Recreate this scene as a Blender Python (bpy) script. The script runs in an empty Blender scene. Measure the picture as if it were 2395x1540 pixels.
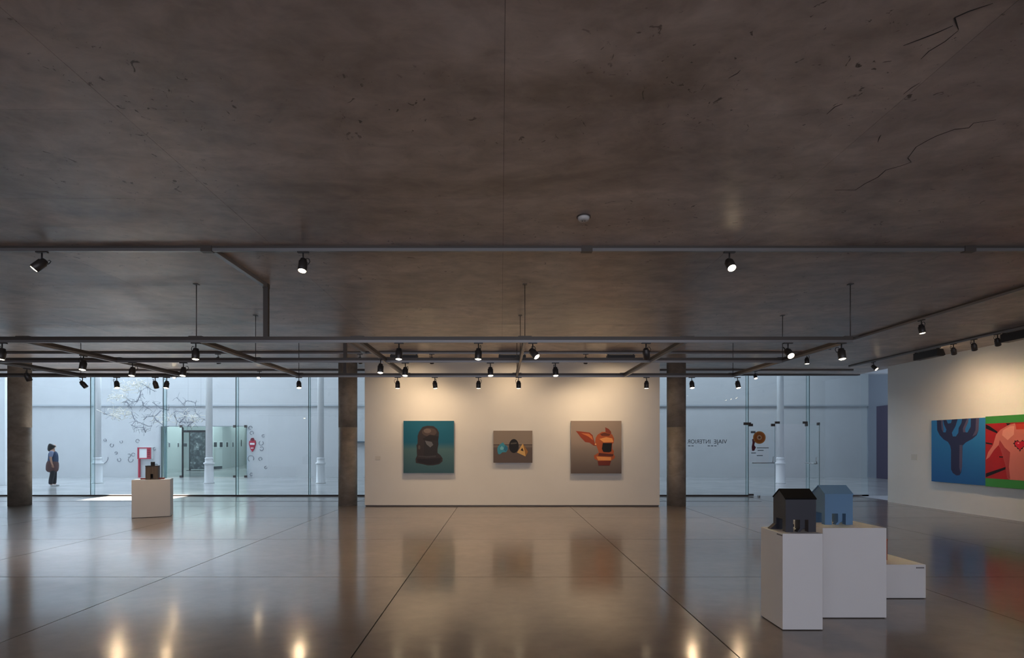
import bpy, bmesh, math, random
from mathutils import Vector, Matrix

# ------------------------------------------------------------------ camera, world, sun, daylight, exposure
F = 1197.5            # focal length in pixels of the 2395 px wide frame (18 mm on 36 mm)
CX, CY, EYE = 1172.0, 1042.0, 1.56
scene = bpy.context.scene
col = scene.collection
random.seed(7)
rnd = random.Random(7)

cam_data = bpy.data.cameras.new('camera')
cam_data.lens = 18.0
cam_data.sensor_width = 36.0
cam_data.shift_x = (1197.5 - CX) / 2395.0
cam_data.shift_y = (CY - 770.0) / 2395.0
cam_data.clip_end = 200
cam = bpy.data.objects.new('camera', cam_data)
cam.location = (0, 0, EYE)
cam.rotation_euler = (math.pi / 2, 0, 0)
col.objects.link(cam)
scene.camera = cam

world = bpy.data.worlds.new('world')
scene.world = world
world.use_nodes = True
bg = world.node_tree.nodes['Background']
bg.inputs[0].default_value = (0.55, 0.68, 0.9, 1)
bg.inputs[1].default_value = 0.6

SUN_DX, SUN_DY = -0.274, 0.508      # horizontal travel towards the sun for one metre of height
sun_data = bpy.data.lights.new('sun', 'SUN')
sun_data.energy = 110.0
sun_data.angle = 0.009
sun_data.color = (1.0, 0.98, 0.95)
sun = bpy.data.objects.new('sun', sun_data)
sun.rotation_euler = Vector((-SUN_DX, -SUN_DY, -1)).to_track_quat('-Z', 'Y').to_euler()
sun.location = (-10, 22, 14)
col.objects.link(sun)

def area_light(name, loc, target, sx, sy, power, color, spread=math.pi):
    d = bpy.data.lights.new(name, 'AREA')
    d.shape = 'RECTANGLE'; d.size = sx; d.size_y = sy
    d.energy = power; d.color = color; d.spread = spread
    o = bpy.data.objects.new(name, d)
    o.location = loc
    o.rotation_euler = (Vector(target) - Vector(loc)).to_track_quat('-Z', 'Y').to_euler()
    col.objects.link(o)
    return o

DAY = (0.70, 0.84, 1.0)
HY_LIGHT = 24.75
# daylight falling from the long rooflight of the hall, from the side window behind the camera, and the lit inner room
area_light('hall_rooflight', (-15.5, 20.6, 7.7), (-15.5, 20.6, 0), 20, 5.5, 680, DAY)
area_light('hall_sheen_fill', (-19.5, HY_LIGHT, 7.42), (-19.5, 0, 7.42), 14, 0.85, 1750, DAY)  # unseen light added high in the hall to strengthen the ceiling sheen
area_light('hall_rooflight', (8.0, 21.5, 7.7), (8.0, 21.5, 0), 14, 3.0, 480, DAY)
area_light('rear_window_light', (0.0, -5.85, 1.9), (0.0, 0, 1.9), 16.0, 2.6, 340, (0.86, 0.87, 1.0))
area_light('inner_room_light', (-18.5, 30.5, 3.2), (-18.5, 30.5, 0), 6, 7, 300, (0.92, 1.0, 0.98))
area_light('inner_room_light', (-20.5, 38.5, 3.2), (-20.5, 38.5, 0), 6, 6, 170, (0.92, 1.0, 0.98))

vs = scene.view_settings
vs.view_transform = 'Standard'
vs.look = 'None'
vs.exposure = 0.0
vs.gamma = 1.0
vs.use_curve_mapping = False
scene.cycles.max_bounces = 10
scene.cycles.diffuse_bounces = 5
scene.cycles.glossy_bounces = 5
scene.cycles.transparent_max_bounces = 24
scene.cycles.use_denoising = True
scene.cycles.caustics_reflective = True
scene.cycles.sample_clamp_indirect = 6.0

# ------------------------------------------------------------------ helpers
def WX(px, Y): return (px - CX) * Y / F
def WZ(py, Y): return EYE + (CY - py) * Y / F
def FY(py): return EYE * F / (py - CY)

def lin(c):
    c /= 255.0
    return c / 12.92 if c <= 0.04045 else ((c + 0.055) / 1.055) ** 2.4
def rgb(r, g, b, k=1.0): return (lin(r) * k, lin(g) * k, lin(b) * k, 1.0)

MATS = {}
def mat(name, color=(0.5, 0.5, 0.5, 1), rough=0.5, metal=0.0, spec=0.5, emit=None, estr=0.0, alpha=1.0):
    if name in MATS: return MATS[name]
    m = bpy.data.materials.new(name)
    m.use_nodes = True
    p = m.node_tree.nodes['Principled BSDF']
    p.inputs['Base Color'].default_value = color
    p.inputs['Roughness'].default_value = rough
    p.inputs['Metallic'].default_value = metal
    p.inputs['Specular IOR Level'].default_value = spec
    if emit:
        p.inputs['Emission Color'].default_value = emit
        p.inputs['Emission Strength'].default_value = estr
    MATS[name] = m
    return m

def noise(nt, vec, scale, detail=4, rough=0.55, dist=0.0):
    n = nt.nodes.new('ShaderNodeTexNoise')
    n.inputs['Scale'].default_value = scale
    n.inputs['Detail'].default_value = detail
    n.inputs['Roughness'].default_value = rough
    n.inputs['Distortion'].default_value = dist
    nt.links.new(vec, n.inputs['Vector'])
    return n.outputs['Fac']
def ramp(nt, fac, stops):
    r = nt.nodes.new('ShaderNodeValToRGB')
    el = r.color_ramp.elements
    while len(el) < len(stops): el.new(0.5)
    for e, (p, c) in zip(el, stops):
        e.position = p
        e.color = c if len(c) == 4 else (*c, 1)
    nt.links.new(fac, r.inputs[0])
    return r.outputs[0]
def mixc(nt, fac, a, b, mode='MIX'):
    m = nt.nodes.new('ShaderNodeMix')
    m.data_type = 'RGBA'; m.blend_type = mode
    for sock, v in ((m.inputs[0], fac), (m.inputs[6], a), (m.inputs[7], b)):
        if hasattr(v, 'is_linked'): nt.links.new(v, sock)
        else: sock.default_value = v
    return m.outputs[2]
def scaled(nt, sx, sy, sz, rot=0.0):
    g = nt.nodes.new('ShaderNodeNewGeometry')
    mp = nt.nodes.new('ShaderNodeMapping')
    mp.inputs['Scale'].default_value = (sx, sy, sz)
    mp.inputs['Rotation'].default_value = (0, 0, rot)
    nt.links.new(g.outputs['Position'], mp.inputs[0])
    return mp.outputs[0]
def bump(nt, p, h, strength, dist):
    b = nt.nodes.new('ShaderNodeBump')
    b.inputs['Strength'].default_value = strength
    b.inputs['Distance'].default_value = dist
    nt.links.new(h, b.inputs['Height'])
    nt.links.new(b.outputs[0], p.inputs['Normal'])

def concrete(name, dark, light, rough=(0.45, 0.65), spec=0.4, stretch=(1, 1, 1), pores=True, bstr=0.12):
    m = mat(name)
    nt = m.node_tree
    p = nt.nodes['Principled BSDF']
    v = scaled(nt, *stretch)
    big = noise(nt, v, 0.55, 5, 0.6, 0.6)
    fine = noise(nt, v, 3.2, 6, 0.65, 0.4)
    c = ramp(nt, big, [(0.34, dark), (0.66, light)])
    f = ramp(nt, fine, [(0.25, (0.62, 0.61, 0.60)), (0.7, (1.12, 1.11, 1.10))])
    c = mixc(nt, 1.0, c, f, 'MULTIPLY')
    oi = nt.nodes.new('ShaderNodeObjectInfo')
    pr = ramp(nt, oi.outputs['Random'], [(0.0, (0.92, 0.92, 0.93)), (1.0, (1.06, 1.05, 1.03))])
    c = mixc(nt, 1.0, c, pr, 'MULTIPLY')
    if pores:
        vo = scaled(nt, 1, 1, 1)
        holes = ramp(nt, noise(nt, vo, 11.0, 3, 0.6, 1.5), [(0.30, (0.25, 0.23, 0.21)), (0.345, (1, 1, 1))])
        msk = ramp(nt, noise(nt, vo, 0.9, 2), [(0.38, (0, 0, 0)), (0.55, (1, 1, 1))])
        c = mixc(nt, msk, c, mixc(nt, 1.0, c, holes, 'MULTIPLY'))
    nt.links.new(c, p.inputs['Base Color'])
    r = nt.nodes.new('ShaderNodeMapRange')
    r.inputs[3].default_value, r.inputs[4].default_value = rough
    nt.links.new(big, r.inputs[0])
    nt.links.new(r.outputs[0], p.inputs['Roughness'])
    p.inputs['Specular IOR Level'].default_value = spec
    bump(nt, p, fine, bstr, 0.02)
    return m

M_CEIL = concrete('ceiling_concrete', (0.28, 0.225, 0.196), (0.60, 0.50, 0.445), (0.26, 0.5), 0.75, (1, 1.6, 1))
M_COLC = concrete('column_concrete', (0.24, 0.205, 0.17), (0.38, 0.33, 0.28), (0.55, 0.7), 0.3, (1, 1, 1.5), False)
M_GROUT = mat('joint_dark', (0.03, 0.026, 0.023, 1), 0.8)

def floor_material(name, dark, light, rough):
    m = mat(name)
    nt = m.node_tree
    p = nt.nodes['Principled BSDF']
    v = scaled(nt, 1, 1.4, 1)
    a = noise(nt, v, 0.6, 6, 0.6, 0.5)
    b = noise(nt, v, 5.0, 6, 0.6, 0.3)
    c = mixc(nt, 0.5, ramp(nt, a, [(0.3, dark), (0.7, light)]), ramp(nt, b, [(0.25, dark), (0.75, light)]))
    nt.links.new(c, p.inputs['Base Color'])
    r = nt.nodes.new('ShaderNodeMapRange')
    r.inputs[1].default_value, r.inputs[2].default_value = 0.3, 0.7
    r.inputs[3].default_value, r.inputs[4].default_value = rough
    nt.links.new(a, r.inputs[0])
    nt.links.new(r.outputs[0], p.inputs['Roughness'])
    p.inputs['Specular IOR Level'].default_value = 0.6
    p.inputs['Coat Weight'].default_value = 0.38
    p.inputs['Coat Roughness'].default_value = 0.28
    p.inputs['Coat IOR'].default_value = 1.5
    return m
M_FLOOR = floor_material('polished_concrete', (0.135, 0.108, 0.088), (0.225, 0.185, 0.152), (0.11, 0.16))
M_HALLFLOOR = floor_material('hall_polished_concrete', (0.34, 0.34, 0.345), (0.46, 0.46, 0.465), (0.10, 0.2))

def plaster(name, c, rough=0.75):
    m = mat(name, c, rough, spec=0.25)
    nt = m.node_tree
    p = nt.nodes['Principled BSDF']
    n = noise(nt, scaled(nt, 1, 1, 1), 1.1, 4)
    nt.links.new(mixc(nt, 1.0, c, ramp(nt, n, [(0.3, (0.95, 0.95, 0.95)), (0.7, (1, 1, 1))]), 'MULTIPLY'), p.inputs['Base Color'])
    bump(nt, p, noise(nt, scaled(nt, 1, 1, 1), 60, 2), 0.04, 0.004)
    return m
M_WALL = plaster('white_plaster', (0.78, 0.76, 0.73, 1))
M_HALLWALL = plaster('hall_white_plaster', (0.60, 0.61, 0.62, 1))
M_PLINTH = plaster('plinth_white_paint', (0.76, 0.745, 0.73, 1), 0.5)
M_IRON = mat('white_painted_iron', (0.83, 0.85, 0.87, 1), 0.4)
M_BLACK = mat('black_metal', (0.022, 0.02, 0.02, 1), 0.4, 0.0, 0.5)
M_TRACK = mat('track_grey_aluminium', (0.30, 0.29, 0.29, 1), 0.35, 0.55)
M_CHAN = mat('channel_dark_steel', (0.105, 0.09, 0.08, 1), 0.45, 0.4)
M_SPOT = mat('spotlight_grey_housing', (0.06, 0.052, 0.048, 1), 0.4, 0.3)
M_LENS = mat('spotlight_lit_lens', (1, 0.9, 0.75, 1), 0.3, emit=(1.0, 0.80, 0.52, 1), estr=26.0)
M_LENSOFF = mat('spotlight_unlit_lens', (0.25, 0.24, 0.26, 1), 0.15)
M_WASHL = mat('washer_lit_lens', (1, 0.9, 0.75, 1), 0.3, emit=(1.0, 0.80, 0.52, 1), estr=5.0)
M_STEEL = mat('brushed_steel', (0.45, 0.46, 0.47, 1), 0.3, 0.9)
M_BROWNRAIL = mat('bronze_rail', (0.085, 0.07, 0.066, 1), 0.45, 0.3)
M_BLACKFRAME = mat('black_frame', (0.02, 0.02, 0.022, 1), 0.4)

def glass(name, tint, refl=0.04):
    m = bpy.data.materials.new(name)
    m.use_nodes = True
    nt = m.node_tree
    nt.nodes.clear()
    out = nt.nodes.new('ShaderNodeOutputMaterial')
    t = nt.nodes.new('ShaderNodeBsdfTransparent'); t.inputs[0].default_value = tint
    g = nt.nodes.new('ShaderNodeBsdfGlossy'); g.inputs['Roughness'].default_value = 0.01
    g.inputs[0].default_value = (0.95, 1, 0.99, 1)
    lw = nt.nodes.new('ShaderNodeLayerWeight'); lw.inputs['Blend'].default_value = 0.5
    pw = nt.nodes.new('ShaderNodeMath'); pw.operation = 'POWER'; pw.inputs[1].default_value = 5
    nt.links.new(lw.outputs['Facing'], pw.inputs[0])
    ma = nt.nodes.new('ShaderNodeMath'); ma.operation = 'MULTIPLY_ADD'
    ma.inputs[1].default_value = 0.8; ma.inputs[2].default_value = refl
    nt.links.new(pw.outputs[0], ma.inputs[0])
    mx = nt.nodes.new('ShaderNodeMixShader')
    nt.links.new(ma.outputs[0], mx.inputs[0]); nt.links.new(t.outputs[0], mx.inputs[1]); nt.links.new(g.outputs[0], mx.inputs[2])
    nt.links.new(mx.outputs[0], out.inputs[0])
    MATS[name] = m
    return m
M_GLASS = glass('clear_glass', (0.965, 0.985, 0.985, 1), 0.03)
M_FIN = glass('fin_glass', (0.88, 0.95, 0.955, 1), 0.04)
M_GREENGLASS = glass('green_tinted_glass', (0.83, 0.905, 0.93, 1), 0.04)
M_GEDGE = mat('glass_edge_green', (0.17, 0.27, 0.29, 1), 0.2)

def box(bm, x0, x1, y0, y1, z0, z1):
    v = [bm.verts.new(c) for c in ((x0, y0, z0), (x1, y0, z0), (x1, y1, z0), (x0, y1, z0), (x0, y0, z1), (x1, y0, z1), (x1, y1, z1), (x0, y1, z1))]
    for f in ((3, 2, 1, 0), (4, 5, 6, 7), (0, 1, 5, 4), (1, 2, 6, 5), (2, 3, 7, 6), (3, 0, 4, 7)):
        bm.faces.new([v[i] for i in f])
    return v
def lathe(bm, prof, n=20, mtx=None, caps=True):
    rings = []
    for r, z in prof:
        ring = []
        for i in range(n):
            a = 2 * math.pi * i / n
            p = Vector((r * math.cos(a), r * math.sin(a), z))
            ring.append(bm.verts.new(mtx @ p if mtx else p))
        rings.append(ring)
    for a, b in zip(rings, rings[1:]):
        for i in range(n):
            f = bm.faces.new((a[i], a[(i + 1) % n], b[(i + 1) % n], b[i]))
            f.smooth = True
    if caps:
        bm.faces.new(list(reversed(rings[0])))
        bm.faces.new(rings[-1])
def tube(bm, pts, r, n=6):
    pts = [Vector(p) for p in pts]
    prev = None
    first = None
    for i, p in enumerate(pts):
        d = (pts[min(i + 1, len(pts) - 1)] - pts[max(i - 1, 0)]).normalized()
        up = Vector((0, 0, 1)) if abs(d.z) < 0.9 else Vector((1, 0, 0))
        u = d.cross(up).normalized(); w = d.cross(u).normalized()
        ring = [bm.verts.new(p + r * (math.cos(2 * math.pi * k / n) * u + math.sin(2 * math.pi * k / n) * w)) for k in range(n)]
        if prev:
            for k in range(n):
                f = bm.faces.new((prev[k], prev[(k + 1) % n], ring[(k + 1) % n], ring[k])); f.smooth = True
        else: first = ring
        prev = ring
    bm.faces.new(first); bm.faces.new(list(reversed(prev)))
def prism(bm, poly, y0, y1):
    """polygon in local (x, z), extruded from y0 (front) to y1"""
    a = [bm.verts.new((x, y0, z)) for x, z in poly]
    b = [bm.verts.new((x, y1, z)) for x, z in poly]
    n = len(poly)
    bm.faces.new(a); bm.faces.new(list(reversed(b)))
    for i in range(n):
        bm.faces.new((a[(i + 1) % n], a[i], b[i], b[(i + 1) % n]))

def mesh(name, bm, m, bevel=0.0):
    if bevel:
        bmesh.ops.bevel(bm, geom=bm.edges[:], offset=bevel, segments=2, affect='EDGES', profile=0.6)
    bmesh.ops.recalc_face_normals(bm, faces=bm.faces[:])
    me = bpy.data.meshes.new(name)
    bm.to_mesh(me); bm.free()
    me.materials.append(m)
    return me
def link(name, data, parent=None, loc=(0, 0, 0), rot=(0, 0, 0)):
    o = bpy.data.objects.new(name, data)
    o.location = loc; o.rotation_euler = rot
    col.objects.link(o)
    if parent: o.parent = parent
    return o
def obj(name, bm, m, parent=None, loc=(0, 0, 0), rot=(0, 0, 0), bevel=0.0):
    return link(name, mesh(name, bm, m, bevel), parent, loc, rot)
def tag(o, label, cat, group=None):
    o['label'] = label; o['category'] = cat
    if group: o['group'] = group
    return o
def thing(name, label, cat, loc=(0, 0, 0), rz=0.0, group=None):
    o = link(name, None, None, loc, (0, 0, rz))
    o.empty_display_size = 0.1
    return tag(o, label, cat, group)
def struct(name, bm, m, label, parent=None, loc=(0, 0, 0), bevel=0.0):
    o = obj(name, bm, m, parent, loc, bevel=bevel)
    if not parent:
        o['kind'] = 'structure'; o['label'] = label
    return o
def boxm(*a):
    bm = bmesh.new(); box(bm, *a); return bm

ORD = ['first', 'second', 'third', 'fourth', 'fifth', 'sixth', 'seventh', 'eighth', 'ninth', 'tenth', 'eleventh', 'twelfth', 'thirteenth']

# ------------------------------------------------------------------ the room shell
CEIL = 3.73
GY = 15.7             # plane of the glass front
XL, XR, YB = -17.0, 10.65, -6.0

def slab_grid(parent, name, m, xs, ys, z0, z1, gap, bev):
    cache = {}
    for x0, x1 in zip(xs, xs[1:]):
        for y0, y1 in zip(ys, ys[1:]):
            w, d = round(x1 - x0 - gap, 4), round(y1 - y0 - gap, 4)
            if (w, d) not in cache:
                cache[(w, d)] = mesh(name, boxm(-w / 2, w / 2, -d / 2, d / 2, z0, z1), m)
            link(name, cache[(w, d)], parent, ((x0 + x1) / 2, (y0 + y1) / 2, 0))

floor = struct('floor', boxm(XL, XR + 0.3, YB, GY + 0.1, -0.2, -0.012), M_GROUT, 'polished grey brown concrete gallery floor with saw cut joints')
xs = [XL] + [-12.5 + 2.85 * i for i in range(9)]
xs = [x for x in xs if x < XR + 0.2] + [XR + 0.3]
ys = [YB, -2.65, 0.2, 3.2, 6.06, 8.49, 11.0, 13.0, GY + 0.1]
slab_grid(floor, 'floor_slab', M_FLOOR, xs, ys, -0.15, 0.0, 0.011, 0)

ceiling = struct('ceiling', boxm(XL, XR + 0.3, YB, GY + 0.05, CEIL + 0.006, CEIL + 0.6), mat('ceiling_joint', (0.09, 0.075, 0.065, 1), 0.8), 'dark board marked concrete ceiling over the gallery')
cxs = [XL] + [0.02 + 2.5 * i for i in range(-6, 5)] + [XR + 0.3]
cys = [YB, -4.0, -2.8, -1.56, -0.34, 0.88, 2.1, 3.31, 4.5, 5.72, 6.93, 8.1, 9.2, 10.4, 11.6, 12.8, 14.0, GY + 0.05]
slab_grid(ceiling, 'ceiling_panel', M_CEIL, cxs, cys, CEIL, CEIL + 0.005, 0.0026, 0)

# cracks in the ceiling soffit
M_CRACK = mat('crack_dark', (0.035, 0.028, 0.024, 1), 0.9)
def crack(pts, w):
    b = bmesh.new()
    q = []
    for x, y in pts:
        px, py = 1500 + x / 2.676, y / 2.676
        Y = (CEIL - EYE) * F / (CY - py)
        q.append((WX(px, Y), Y))
    k = len(q)
    for i, ((xa, ya), (xb, yb)) in enumerate(zip(q, q[1:])):
        dv = Vector((xb - xa, yb - ya)).normalized(); n_ = Vector((-dv.y, dv.x))
        wa = w * (0.35 + 0.65 * math.sin(math.pi * i / (k - 1))); wb = w * (0.35 + 0.65 * math.sin(math.pi * (i + 1) / (k - 1)))
        pts4 = [(xa + n_.x * wa, ya + n_.y * wa), (xb + n_.x * wb, yb + n_.y * wb), (xb - n_.x * wb, yb - n_.y * wb), (xa - n_.x * wa, ya - n_.y * wa)]
        lo = [b.verts.new((x, y, CEIL - 0.0012)) for x, y in pts4]; hi = [b.verts.new((x, y, CEIL + 0.001)) for x, y in pts4]
        b.faces.new(lo); b.faces.new(list(reversed(hi)))
        for m_ in range(4): b.faces.new((lo[m_], lo[(m_ + 1) % 4], hi[(m_ + 1) % 4], hi[m_]))
    obj('crack', b, M_CRACK, ceiling)
crack([(1210, 1190), (1340, 1190), (1400, 1150), (1480, 1110), (1530, 1065), (1620, 1040), (1690, 1015)], 0.0035)
crack([(1690, 1015), (1668, 990), (1720, 920), (1790, 880), (1850, 850), (1960, 810), (2050, 800), (2080, 770), (2220, 750)], 0.0030)
crack([(1750, 370), (1800, 320), (1900, 260), (1985, 190)], 0.0025)
crack([(1985, 185), (1960, 110), (2050, 70), (2200, 20)], 0.0040)
crack([(1640, 285), (1760, 240), (1850, 205), (1950, 160)], 0.0040)
crack([(545, 490), (580, 470), (600, 460), (620, 440)], 0.0025)
crack([(1160, 715), (1210, 670), (1260, 650)], 0.0030)
crack([(1640, 590), (1690, 550), (1740, 520)], 0.0025)
crack([(1480, 890), (1490, 860), (1500, 845)], 0.0030)
struct('wall_left', boxm(XL - 0.3, XL, YB, GY, 0, CEIL), M_WALL, 'white side wall of the gallery')
wf = bmesh.new()
box(wf, XL, -8.2, YB - 0.3, YB, 0, CEIL); box(wf, 8.2, XR + 0.3, YB - 0.3, YB, 0, CEIL)
box(wf, -8.2, 8.2, YB - 0.3, YB, 0, 0.5); box(wf, -8.2, 8.2, YB - 0.3, YB, 3.3, CEIL)
struct('wall_front', wf, M_WALL, 'white wall with a wide window opening')
w3 = struct('window_3', boxm(-8.2, 8.2, YB - 0.2, YB - 0.18, 0.5, 3.3), M_GLASS, 'wide window at the other end of the gallery')
struct('wall_right', boxm(XR, XR + 0.3, YB, 14.1, 0, CEIL), M_WALL, 'white side wall carrying the blue and red paintings')
PX0, PX1, PY = WX(853, 13.06), WX(1543, 13.06), 13.06
panel = struct('wall_center', boxm(PX0, PX1, PY, PY + 0.35, 0.03, CEIL), M_WALL, 'free standing white display wall with three paintings')
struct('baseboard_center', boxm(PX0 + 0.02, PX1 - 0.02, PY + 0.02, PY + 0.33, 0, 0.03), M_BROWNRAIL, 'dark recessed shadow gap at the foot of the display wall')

# concrete columns
def concrete_column(x, label):
    t = thing('concrete_column', label, 'column', (x, 13.3, 0), 0, 'round concrete columns')
    b1 = bmesh.new(); lathe(b1, [(0.237, 0), (0.237, 2.02)], 40); obj('column_lower_lift', b1, M_COLC, t)
    b3 = bmesh.new(); lathe(b3, [(0.2355, 2.02), (0.2355, 2.026)], 40); obj('lift_joint', b3, M_COLC, t)
    b2 = bmesh.new(); lathe(b2, [(0.237, 2.026), (0.237, CEIL)], 40); obj('column_upper_lift', b2, M_COLC, t)
concrete_column(-12.5, 'round grey concrete column at the far left, left of the standing person')
concrete_column(-3.98, 'round grey concrete column just left of the display wall')
concrete_column(4.55, 'round grey concrete column just right of the display wall')

# ------------------------------------------------------------------ glass front
fin_px_l = [212, 382, 552, 722]
FZ = CEIL
def facade(n, x_edges, fins, label, skip_rail=()):
    t = link('window_%d' % n, None); t['kind'] = 'structure'; t['label'] = label
    for x0, x1 in zip(x_edges, x_edges[1:]):
        if (x0, x1) in skip_rail: continue
        w = round(x1 - x0 - 0.012, 4)
        obj('pane', boxm(-w / 2, w / 2, -0.006, 0.006, 0.035, FZ), M_GLASS, t, ((x0 + x1) / 2, GY, 0))
        obj('bottom_rail', boxm(-w / 2 - 0.006, w / 2 + 0.006, -0.03, 0.03, 0, 0.04), M_BROWNRAIL, t, ((x0 + x1) / 2, GY, 0))
    for x in fins:
        f = obj('fin', boxm(x - 0.009, x + 0.009, GY + 0.012, GY + 0.155, 0.0, FZ), M_FIN, t)
        obj('fin_edge', boxm(x - 0.009, x + 0.009, GY - 0.008, GY + 0.008, 0.0, FZ), M_GEDGE, f)
        obj('fin_edge', boxm(x - 0.006, x + 0.006, GY + 0.155, GY + 0.161, 0.0, FZ), M_GEDGE, f)
    return t
gl = [WX(p, GY) for p in fin_px_l]
step = gl[1] - gl[0]
edges_l = [XL, gl[0] - step] + gl + [gl[-1] + step, PX1 + 0.1]
facade(1, [XL, gl[0] - step] + gl + [gl[-1] + step], [gl[0] - step] + gl, 'tall glass front with glass fins left of the display wall')
DX0, DX1 = WX(1750, GY), WX(1893, GY)
facade(2, [gl[-1] + step, gl[-1] + 2 * step, gl[-1] + 3 * step, gl[-1] + 4 * step, gl[-1] + 5 * step, DX0, DX1, WX(2030, GY), XR + 0.4], [DX0, DX1],
       'tall glass front with glass fins right of the display wall', skip_rail=[(DX0, DX1)])
# transom and double door in the right glass front
DZ = 2.2
d = link('door_1', None); d['kind'] = 'structure'; d['label'] = 'frameless glass double door with the right leaf standing open'
obj('transom_pane', boxm(DX0 + 0.006, DX1 - 0.006, GY - 0.006, GY + 0.006, DZ + 0.01, FZ), M_GLASS, d)
def leaf(px_h, w, ang, mirror):
    lf = obj('door_leaf', boxm(0, w, -0.006, 0.006, 0.012, DZ), M_GLASS, d, (px_h, GY, 0), (0, 0, ang))
    obj('leaf_edge', boxm(w, w + 0.006, -0.007, 0.007, 0.012, DZ), M_GEDGE, lf)
    for x0 in (0.0, w - 0.12):
        obj('patch_fitting', boxm(x0, x0 + 0.12, -0.02, 0.02, DZ - 0.06, DZ + 0.02), M_BROWNRAIL, lf, bevel=0.004)
    obj('patch_fitting', boxm(0, 0.14, -0.02, 0.02, 0.01, 0.07), M_BROWNRAIL, lf, bevel=0.004)
    b = bmesh.new(); tube(b, [(0.08, -0.05, 1.02), (w - 0.05, -0.05, 1.02)], 0.018, 8); obj('push_bar', b, M_STEEL, lf)
    b = bmesh.new(); tube(b, [(w - 0.08, -0.02, 1.02), (w - 0.085, -0.05, 1.1), (w - 0.08, -0.05, 1.2), (w - 0.04, -0.03, 1.22)], 0.012, 8); obj('pull_handle', b, M_STEEL, lf)
    return lf
leaf1 = leaf(DX0 + 0.02, 0.80, 0.0, False)
leaf2 = leaf(DX1 - 0.12, 0.86, math.radians(-97), False)
for dxx in (DX0 + 0.82, DX1 - 0.2):
    obj('transom_fitting', boxm(dxx, dxx + 0.14, GY - 0.02, GY + 0.02, DZ + 0.02, DZ + 0.09), M_BROWNRAIL, d, bevel=0.004)
obj('transom_fitting', boxm(DX0 - 0.14, DX0 + 0.08, GY - 0.02, GY + 0.02, DZ - 0.02, DZ + 0.06), M_BROWNRAIL, d, bevel=0.004)
obj('floor_stop', boxm(DX0 + 0.16, DX0 + 0.22, GY - 0.3, GY - 0.24, 0.0, 0.05), M_STEEL, d, bevel=0.008)
struct('trim_1', boxm(XL, WX(1780, 14.25), 14.22, 14.28, -0.004, 0.004), M_BROWNRAIL, 'dark slot drain in the floor along the glass front')
struct('trim_2', boxm(WX(1905, 14.25), XR, 14.22, 14.28, -0.004, 0.004), M_BROWNRAIL, 'dark slot drain in the floor right of the door')
struct('trim_3', boxm(XL, XR + 0.3, GY - 0.09, GY + 0.05, CEIL - 0.035, CEIL), M_BROWNRAIL, 'dark head channel over the glass front')

# ------------------------------------------------------------------ the hall behind the glass
HY = 24.9
OX0, OX1, OZ = WX(380, HY), WX(577, HY), WZ(998, HY)
HX0, HX1 = -30.0, 17.8
struct('floor_hall', boxm(-31.2, HX1, GY + 0.1, 46, -0.2, 0.0), M_HALLFLOOR, 'polished pale concrete floor of the hall')
hw = bmesh.new()
box(hw, HX0, OX0, HY, HY + 0.35, 0, 3.5); box(hw, OX1, HX1, HY, HY + 0.35, 0, 3.5); box(hw, OX0, OX1, HY, HY + 0.35, OZ, 3.5)
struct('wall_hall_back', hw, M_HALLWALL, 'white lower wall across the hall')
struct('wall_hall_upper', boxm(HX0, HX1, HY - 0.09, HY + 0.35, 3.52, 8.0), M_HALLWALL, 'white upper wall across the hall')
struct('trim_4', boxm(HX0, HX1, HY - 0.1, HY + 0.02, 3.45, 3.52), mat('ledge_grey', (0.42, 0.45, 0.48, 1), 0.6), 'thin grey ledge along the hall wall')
struct('wall_hall_right', boxm(HX1, HX1 + 0.3, GY, HY, 0, 8.0), mat('hall_shaded_plaster', (0.22, 0.25, 0.30, 1), 0.7), 'end wall of the hall with its shade painted grey blue')  # the shade on this end wall is put into its darker colour
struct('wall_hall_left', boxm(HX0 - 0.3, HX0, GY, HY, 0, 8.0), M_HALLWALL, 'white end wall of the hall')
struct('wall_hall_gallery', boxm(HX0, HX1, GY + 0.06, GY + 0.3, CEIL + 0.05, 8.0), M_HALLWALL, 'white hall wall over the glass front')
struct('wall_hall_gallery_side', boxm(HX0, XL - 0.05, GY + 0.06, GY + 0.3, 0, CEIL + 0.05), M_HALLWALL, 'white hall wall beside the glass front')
struct('door_2', boxm(HX1 - 0.06, HX1 - 0.005, 23.0, 24.2, 0, 3.4), mat('dark_purple_door', (0.07, 0.06, 0.10, 1), 0.5), 'dark door in the end wall of the hall')
# roof with two rooflight slots that let the sun reach the floor by the glass
RZ = 8.0
sA = (-12.1 + SUN_DX * RZ, -9.6 + SUN_DX * RZ, 14.5 + SUN_DY * RZ, 16.2 + SUN_DY * RZ)
sB = (-15.2 + SUN_DX * RZ, -12.9 + SUN_DX * RZ, 15.95 + SUN_DY * RZ, 16.2 + SUN_DY * RZ)
rf = bmesh.new()
box(rf, HX0, HX1, GY, sA[2], RZ, RZ + 0.3); box(rf, HX0, HX1, sA[3], HY + 0.35, RZ, RZ + 0.3)
box(rf, HX0, sB[0], sA[2], sA[3], RZ, RZ + 0.3); box(rf, sB[1], sA[0], sA[2], sA[3], RZ, RZ + 0.3)
box(rf, sA[1], HX1, sA[2], sA[3], RZ, RZ + 0.3); box(rf, sB[0], sB[1], sA[2], sB[2], RZ, RZ + 0.3)
struct('roof_hall', rf, M_HALLWALL, 'white roof of the hall with rooflight slots')

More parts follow.
